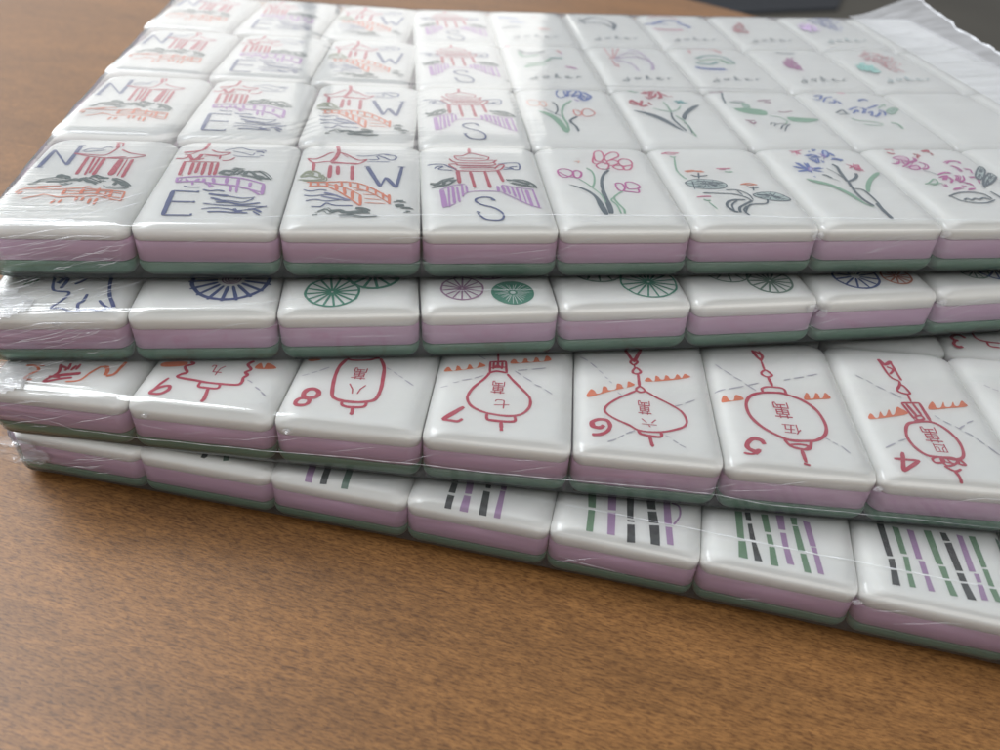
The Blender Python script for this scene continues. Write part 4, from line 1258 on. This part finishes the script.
winds = [('north', 'letter N tile with pavilion and orange bridge'), ('east', 'letter E tile with pagoda and purple bridge'),
         ('west', 'letter W tile with pavilion and arched bridge'), ('south', 'letter S tile with red gate and purple steps')]
for c, (a, txt) in enumerate(winds):
    src = new_tile(0, c, 0, a, txt+', front row of top pack', G[0])
    for r in (1, 2, 3): copy_tile(src, 0, c, r, txt+', %s of top pack' % ROW[r], G[0])
flowers = {(4,0): ('orchid', 'pink flowers on dark curved stems'), (5,0): ('lotus', 'small orange blooms over dark leaf pads'),
           (6,0): ('cornflower', 'blue cornflowers and one long green leaf'), (7,0): ('hydrangea', 'magenta blossom clusters and dark leaves'),
           (4,1): ('iris', 'blue bloom between two small orange flowers'), (5,1): ('azalea', 'red spiky blossoms and a dark leaf'),
           (6,1): ('waterlily', 'dark red buds above pale green lily pads'), (7,1): ('hibiscus', 'blue blossom clusters and pale green leaves'),
           (4,2): ('fish', 'faint green and red figure over joker lettering'), (5,2): ('shell', 'red star and faint violet shell over joker lettering'),
           (6,2): ('crab', 'teal and blue oval figure over joker lettering'), (7,2): ('leafy', 'small magenta leaf over joker lettering'),
           (8,2): ('brush', 'wide red stroke and teal dab over joker lettering'),
           (4,3): ('bird', 'faint blue bird figure over joker lettering'), (5,3): ('turtle', 'dark round outline over joker lettering'),
           (6,3): ('koi', 'blue and pink arched figure over joker lettering'), (7,3): ('blossom', 'single small red leaf over joker lettering'),
           (8,3): ('plume', 'wide blue plume and violet dab over joker lettering')}
for (c, r), (a, txt) in flowers.items():
    new_tile(0, c, r, a, 'tile with %s, %s of top pack' % (txt, ROW[r]), G[0], dx=(.0, .0, .12, .2)[r], joker=r > 1)
blank = new_tile(0, 8, 0, None, 'blank white tile right of the magenta blossom tile, front row of top pack', G[0])
for c, r, txt in ((9,0,'blank white tile at the right end of the front row of top pack'), (8,1,'blank white tile right of the blue blossom clusters, second row of top pack'),
                  (9,1,'blank white tile at the right end of the second row of top pack'), (9,2,'blank white tile right of the red brush stroke, third row of top pack'),
                  (9,3,'blank white tile right of the blue plume, back right corner of top pack')):
    copy_tile(blank, 0, c, r, txt, G[0])
lower = {(1,0): ('hand', 'navy outline drawing and small green marks'), (1,1): ('d1', 'one big navy spoked wheel'), (1,2): ('d2', 'two green spoked wheels with red dots'),
         (1,3): ('d3', 'thin purple wheel beside solid green disc'), (1,4): ('d4', 'large dark green spoked wheel at its right'),
         (1,5): ('d5', 'two grey green spoked wheels'), (1,6): ('d6', 'blue wheel beside small orange wheel'), (1,7): ('d7', 'pale green wheel beside dark blue wheel'),
         (2,0): ('dragonnine', 'red and orange winding dragon strokes'), (2,1): ('nine', 'red number 9 and wavy lantern'), (2,2): ('eight', 'red number 8 and tall rounded lantern'),
         (2,3): ('seven', 'red number 7 and bulb shaped lantern'), (2,4): ('six', 'red number 6 and wide pointed lantern'), (2,5): ('five', 'red number 5 and big round lantern'),
         (2,6): ('four', 'red number 4 and small round lantern'), (2,7): ('threelow', 'dashed lines right of the number 4 tile'),
         (3,0): (None, 'plain edge at the crumpled left corner'), (3,1): ('bamtwo', 'two short dark bar ends showing'), (3,2): ('bamthree', 'three bars, purple, black and green'),
         (3,3): ('bamfour', 'two black and two purple bars'), (3,4): ('bamfive', 'five bars, the rightmost a purple loop'), (3,5): ('bamsix', 'six slanting green, black and purple bars'),
         (3,6): ('bameight', 'eight or more slanting coloured bars')}
PN = [None, 'second pack down', 'third pack down', 'bottom pack']
for (L, c), (a, txt) in lower.items():
    new_tile(L, c, 0, a, 'tile with %s, front row of %s' % (txt, PN[L]), G[L])
new_tile(2, 7, 1, 'three', 'white tile with upside down red 3, second row of the third pack down', G[2])
for L in (1, 2, 3):
    for c in range(10):
        for r in range(4):
            if (r == 0 and (L, c) in lower) or (L, c, r) == (2, 7, 1): continue
            if (L, c, r) in ((2,5,1), (2,6,1)):
                lab = 'blank white tile behind the number %d tile, third pack down' % (5 if c == 5 else 4)
            else: lab = 'white mahjong tile hidden inside the %s under the packs above' % PN[L]
            copy_tile(blank, L, c, r, lab, G[L])

# ---------------------------------------------------------------- shrink wrap
def pack_point(L, x, y, z):
    """pack coordinates (cm across, cm deep, height over pack base) to world"""
    p = node(L, x/PW, y/PD); return Vector((p.x, p.y, p.z+z))
WW, WD = PW*10, PD*4
def hsh(a, b): return noise.noise(Vector((a, b, 3.7)))
def wrap(L, label, flap=False):
    off = .022; rings = []
    def outline(i, rc):
        return [(x+WW/2, y+WD/2) for x, y in rrect(WW/2-GAP+off-i, WD/2-GAP+off-i, rc, 12, (200, 130))]
    prof = []
    for k in range(0, 7):
        a = math.pi/2*k/6; prof.append((.17*(1-math.sin(a)), -.006+.27*(1-math.cos(a))))
    prof += [(.0, .31), (-.004, .34), (-.006, .46), (-.004, .58), (0, TH-RZ)]
    for k in range(1, 13):
        i = (RX+off)*(k/12)**1.5; q = 1-i/(RX+off); prof.append((i, TH+off-(RZ+off)*(1-(1-q**2.1)**(1/2.1))))
    i = RX+off
    while i < WD/2-.3:
        i += .09 if i < 1.2 else .22; prof.append((i, TH+off))
    V, F = [], []
    for (ins, z) in prof:
        rr = []
        for x, y in outline(ins, .30):
            lx = max(0., 1-x/2.6)            # near the left end the film is pulled and buckled
            side = 1 if (z < TH and ins < .4) else 0
            amp = (.010+.035*lx*lx) if side else .002+.004*lx
            n1 = hsh(x*1.5+L*7, y*1.5+z*3)*amp
            dz = n1 if not side else 0
            # taut film dips slightly over the joints between tiles
            if not side:
                gx = abs((x/PW+.5) % 1-.5)*PW; gy = abs((y/PD+.5) % 1-.5)*PD
                dip = 0
                if .3 < x < WW-.3: dip = max(dip, .02*max(0, 1-gx/.28)**1.3)
                if .3 < y < WD-.3: dip = max(dip, .015*max(0, 1-gy/.28)**1.3)
                dz -= dip
                dz = max(dz, -.05)+.006
            ox = oy = 0
            if side:
                cx, cy = WW/2, WD/2
                s = max(0., n1)+(.03*lx if z > .1 else 0)
                if y < .5: oy = -s
                if y > WD-.5: oy = s
                if x < .5: ox = -s
                if x > WW-.5: ox = s
            rr.append(tuple(pack_point(L, x+ox, y+oy, z+dz)))
        rings.append(rr)
    v, f = loft(rings, True, True)
    o = mesh_obj('shrink_wrap', v, f, M_FILM)
    # object origin at the pack's near left corner, so the streaks follow the pack
    org = node(L, 0, 0); an = PACKS[L][2]
    Mx = Matrix.Translation(org) @ Matrix.Rotation(an, 4, 'Z'); inv = Mx.inverted()
    o.data.transform(inv); o.matrix_world = Mx
    tag(o, label, 'plastic wrap', 'clear shrink wraps round the packs of tiles')
    return o
WR = [wrap(0, 'clear shrink wrap round the top pack of pavilion and flower tiles'), wrap(1, 'clear shrink wrap round the second pack down, of wheel tiles'),
      wrap(2, 'clear shrink wrap round the third pack down, of numbered lantern tiles'), wrap(3, 'clear shrink wrap round the bottom pack of bar tiles, crumpled at left')]
def tube(path, r, name, parent, m, n=5, taper=True, rnd=None):
    V, F = [], []; K = len(path)
    for i, p in enumerate(path):
        a = path[max(0, i-1)]; b = path[min(K-1, i+1)]; t = (b-a).normalized()
        u = t.cross(Vector((0, 0, 1))); u = u.normalized() if u.length > .01 else Vector((1, 0, 0)); w = t.cross(u)
        rr = r*(1 if not taper else max(.15, math.sin(math.pi*(i+.3)/(K-.4))**.6))*(1+.5*math.sin(i*2.1+len(path)))
        for k in range(n):
            an = 2*math.pi*k/n; V.append(p+(u*math.cos(an)+w*math.sin(an))*rr)
        if i:
            for k in range(n): F.append(((i-1)*n+k, (i-1)*n+(k+1) % n, i*n+(k+1) % n, i*n+k))
    return V, F
def creases(L, name, lines):
    """pulled folds of the film; each line is (radius, [(x, y, z) in pack cm ...]) and becomes a part of its own"""
    inv = WR[L].matrix_world.inverted()
    for r, pts in lines:
        path = [pack_point(L, *p) for p in pts]; fine = []
        for a, b in zip(path, path[1:]):
            n = max(2, int((b-a).length/.12))
            fine += [a.lerp(b, k/n) for k in range(n)]
        fine.append(path[-1])
        for i, p in enumerate(fine): p += Vector((hsh(p.x*3, i*.3)*.012, hsh(p.y*3, i*.3+9)*.012, hsh(p.x*2.3, p.y*2+4)*.012))
        v, f = tube(fine, r, name, None, None)
        o = mesh_obj(name, v, f, M_CREASE); o.data.transform(inv); o.parent = WR[L]
def top_z(x, y):                    # film height over the outer edge of the pack
    i = min(x, y, WW-x, WD-y); return TH+.035-drop(max(0, i)*RX/(RX+.02)) 
for L, r, pts in SEAMS:
    creases(L, 'fold_line', [(r, pts)])
# short pulled folds fanning out of the near left corners
rnd = random.Random(5)
def fan_front(n, x0, x1, zlo=.24, zhi=.8):
    out = []
    for _ in range(n):
        x = rnd.uniform(x0, x1)**1.0; z = rnd.uniform(zlo, zhi); l = rnd.uniform(.25, 1.3)*(1-x/4); s = rnd.uniform(.22, .5)
        pts = [(x+l*k/4, -.040-.012*math.sin(math.pi*k/4), min(TH-.12, z+l*s*k/4+.02*math.sin(k*1.7))) for k in range(5)]
        out.append((rnd.uniform(.0012, .0042), pts))
    return out
def fan_top(n, x1, y1):
    out = []
    for _ in range(n):
        x = .1+rnd.random()**1.3*x1; y = .14+rnd.random()**1.4*y1; l = rnd.uniform(.12, .5)
        out.append((rnd.uniform(.0015, .004), [(x, y, TH+.028), (x+l*.33, y+l*.33, TH+.034), (x+l*.7, y+l*.6, TH+.034), (x+l, y+l*.85, TH+.028)]))
    return out
creases(0, 'crease', fan_front(26, -.1, 1.7)); creases(0, 'crease', fan_top(26, 1.9, .9))
creases(1, 'crease', fan_front(20, -.1, 1.6)); creases(1, 'crease', fan_top(26, 1.8, .8))
creases(2, 'crease', fan_front(8, -.1, 1.4)); creases(2, 'crease', fan_top(22, 1.5, 1.0))
creases(3, 'crease', fan_front(10, 0., 1.8))
for L, n in ((0, 16), (1, 14), (2, 16), (3, 10)):
    ls = []
    for _ in range(n):
        x = rnd.uniform(2.2, 17); z = rnd.uniform(.32, .72); l = rnd.uniform(.3, 1.1); s = rnd.uniform(-.15, .5)
        ls.append((rnd.uniform(.001, .0024), [(x+l*k/4, -.036, min(TH-.15, max(.28, z+l*s*k/4))) for k in range(5)]))
    creases(L, 'crease', ls)
M_CRUMP = film_material('crumpled_film', haze=.16, bump=.9, crease=1.0)
def crumple(L, cx, cy, cz, sx, sz, seed, face='front', amp=.07, name='crumple', n=14):
    """a crumpled patch of film standing slightly off the pack"""
    V, F = [], []
    for j in range(n):
        for i in range(n):
            u = i/(n-1)*2-1; v_ = j/(n-1)*2-1
            e = max(0, 1-(u*u+v_*v_)**1.0)
            w = noise.noise(Vector((u*2.6+seed, v_*2.6, seed*.7)))*amp+abs(noise.noise(Vector((u*5+seed*3, v_*5, 1.3))))*amp*.8
            jag = 1+.22*noise.noise(Vector((math.atan2(v_, u)*1.7, seed, 2.2)))
            if face == 'front': q = (cx+u*sx*jag, cy-(.004+abs(w))*e**.5, cz+v_*sz*jag)
            else: q = (cx+u*sx*jag, cy+v_*sz*jag, cz+(.004+abs(w))*e**.5)
            V.append(pack_point(L, *q))
    for j in range(n-1):
        for i in range(n-1):
            u = (i+.5)/(n-1)*2-1; v_ = (j+.5)/(n-1)*2-1
            if u*u+v_*v_ < 1.02: F.append((j*n+i, j*n+i+1, (j+1)*n+i+1, (j+1)*n+i))
    used = sorted({q for f in F for q in f}); mp = {v: k for k, v in enumerate(used)}
    o = mesh_obj(name, [V[i] for i in used], [tuple(mp[q] for q in f) for f in F], M_CRUMP, smooth=False)
    inv = WR[L].matrix_world.inverted(); o.data.transform(inv); o.parent = WR[L]
    return o
crumple(3, .12, -.045, .55, .55, .30, 1.3, amp=.12)
crumple(3, .02, .3, .5, .16, .3, 4.1, amp=.10)
crumple(0, .0, -.04, .45, .30, .28, 2.7, amp=.06)
for L, cx, cz, s in GLINT_CRUMPS:
    crumple(L, cx, -.042, cz, s, s*.8, cx*3.1+L, amp=.05, n=9)  # small film patches added where the tile corners glint
crumple(1, .22, .22, TH+.035, .5, .42, 6.2, face='top', amp=.05, n=12)  # film patch added, laid flat to reflect the side light as glare
crumple(2, .20, .20, TH+.035, .45, .40, 8.4, face='top', amp=.05, n=12)  # second added patch, for the glare on the third pack
# spare film gathered along the right end of the top pack
V, F = [], []; nu, nv = 14, 60; rim = []
for j in range(nv):
    y = 1.0+(WD+.10-1.0)*j/(nv-1)
    rise = .05+.45*(max(0, (y-6)/(WD-6)))**2
    xe = WW+.10+.12*noise.noise(Vector((y*1.9, 1, 1)))+.07*noise.noise(Vector((y*5.1, 3, 1)))
    for i in range(nu):
        u = i/(nu-1); x = WW-2.0+u*(xe-WW+2.0)
        z = TH+.03+rise*math.sin(u*math.pi/2)**2+(noise.noise(Vector((x*.8, y*.9, 4)))*.07+noise.noise(Vector((x*3, y*2.6, 8)))*.018)*u
        V.append(pack_point(0, x, y, max(z, TH+.026)))
    rim.append(V[-1].copy())
for j in range(nv-1):
    for i in range(nu-1): F.append((j*nu+i, j*nu+i+1, (j+1)*nu+i+1, (j+1)*nu+i))
o = mesh_obj("wrap_flap", V, F, film_material('gathered_film', haze=.17, bump=.3, crease=0))
o.data.transform(WR[0].matrix_world.inverted()); o.parent = WR[0]
V, F = tube(rim, .022, 'rim', None, None, n=6, taper=False)
o2 = mesh_obj('torn_rim', V, F, film_material('doubled_film', haze=.5, bump=.8, crease=0))
o2.data.transform(WR[0].matrix_world.inverted()); o2.parent = WR[0]
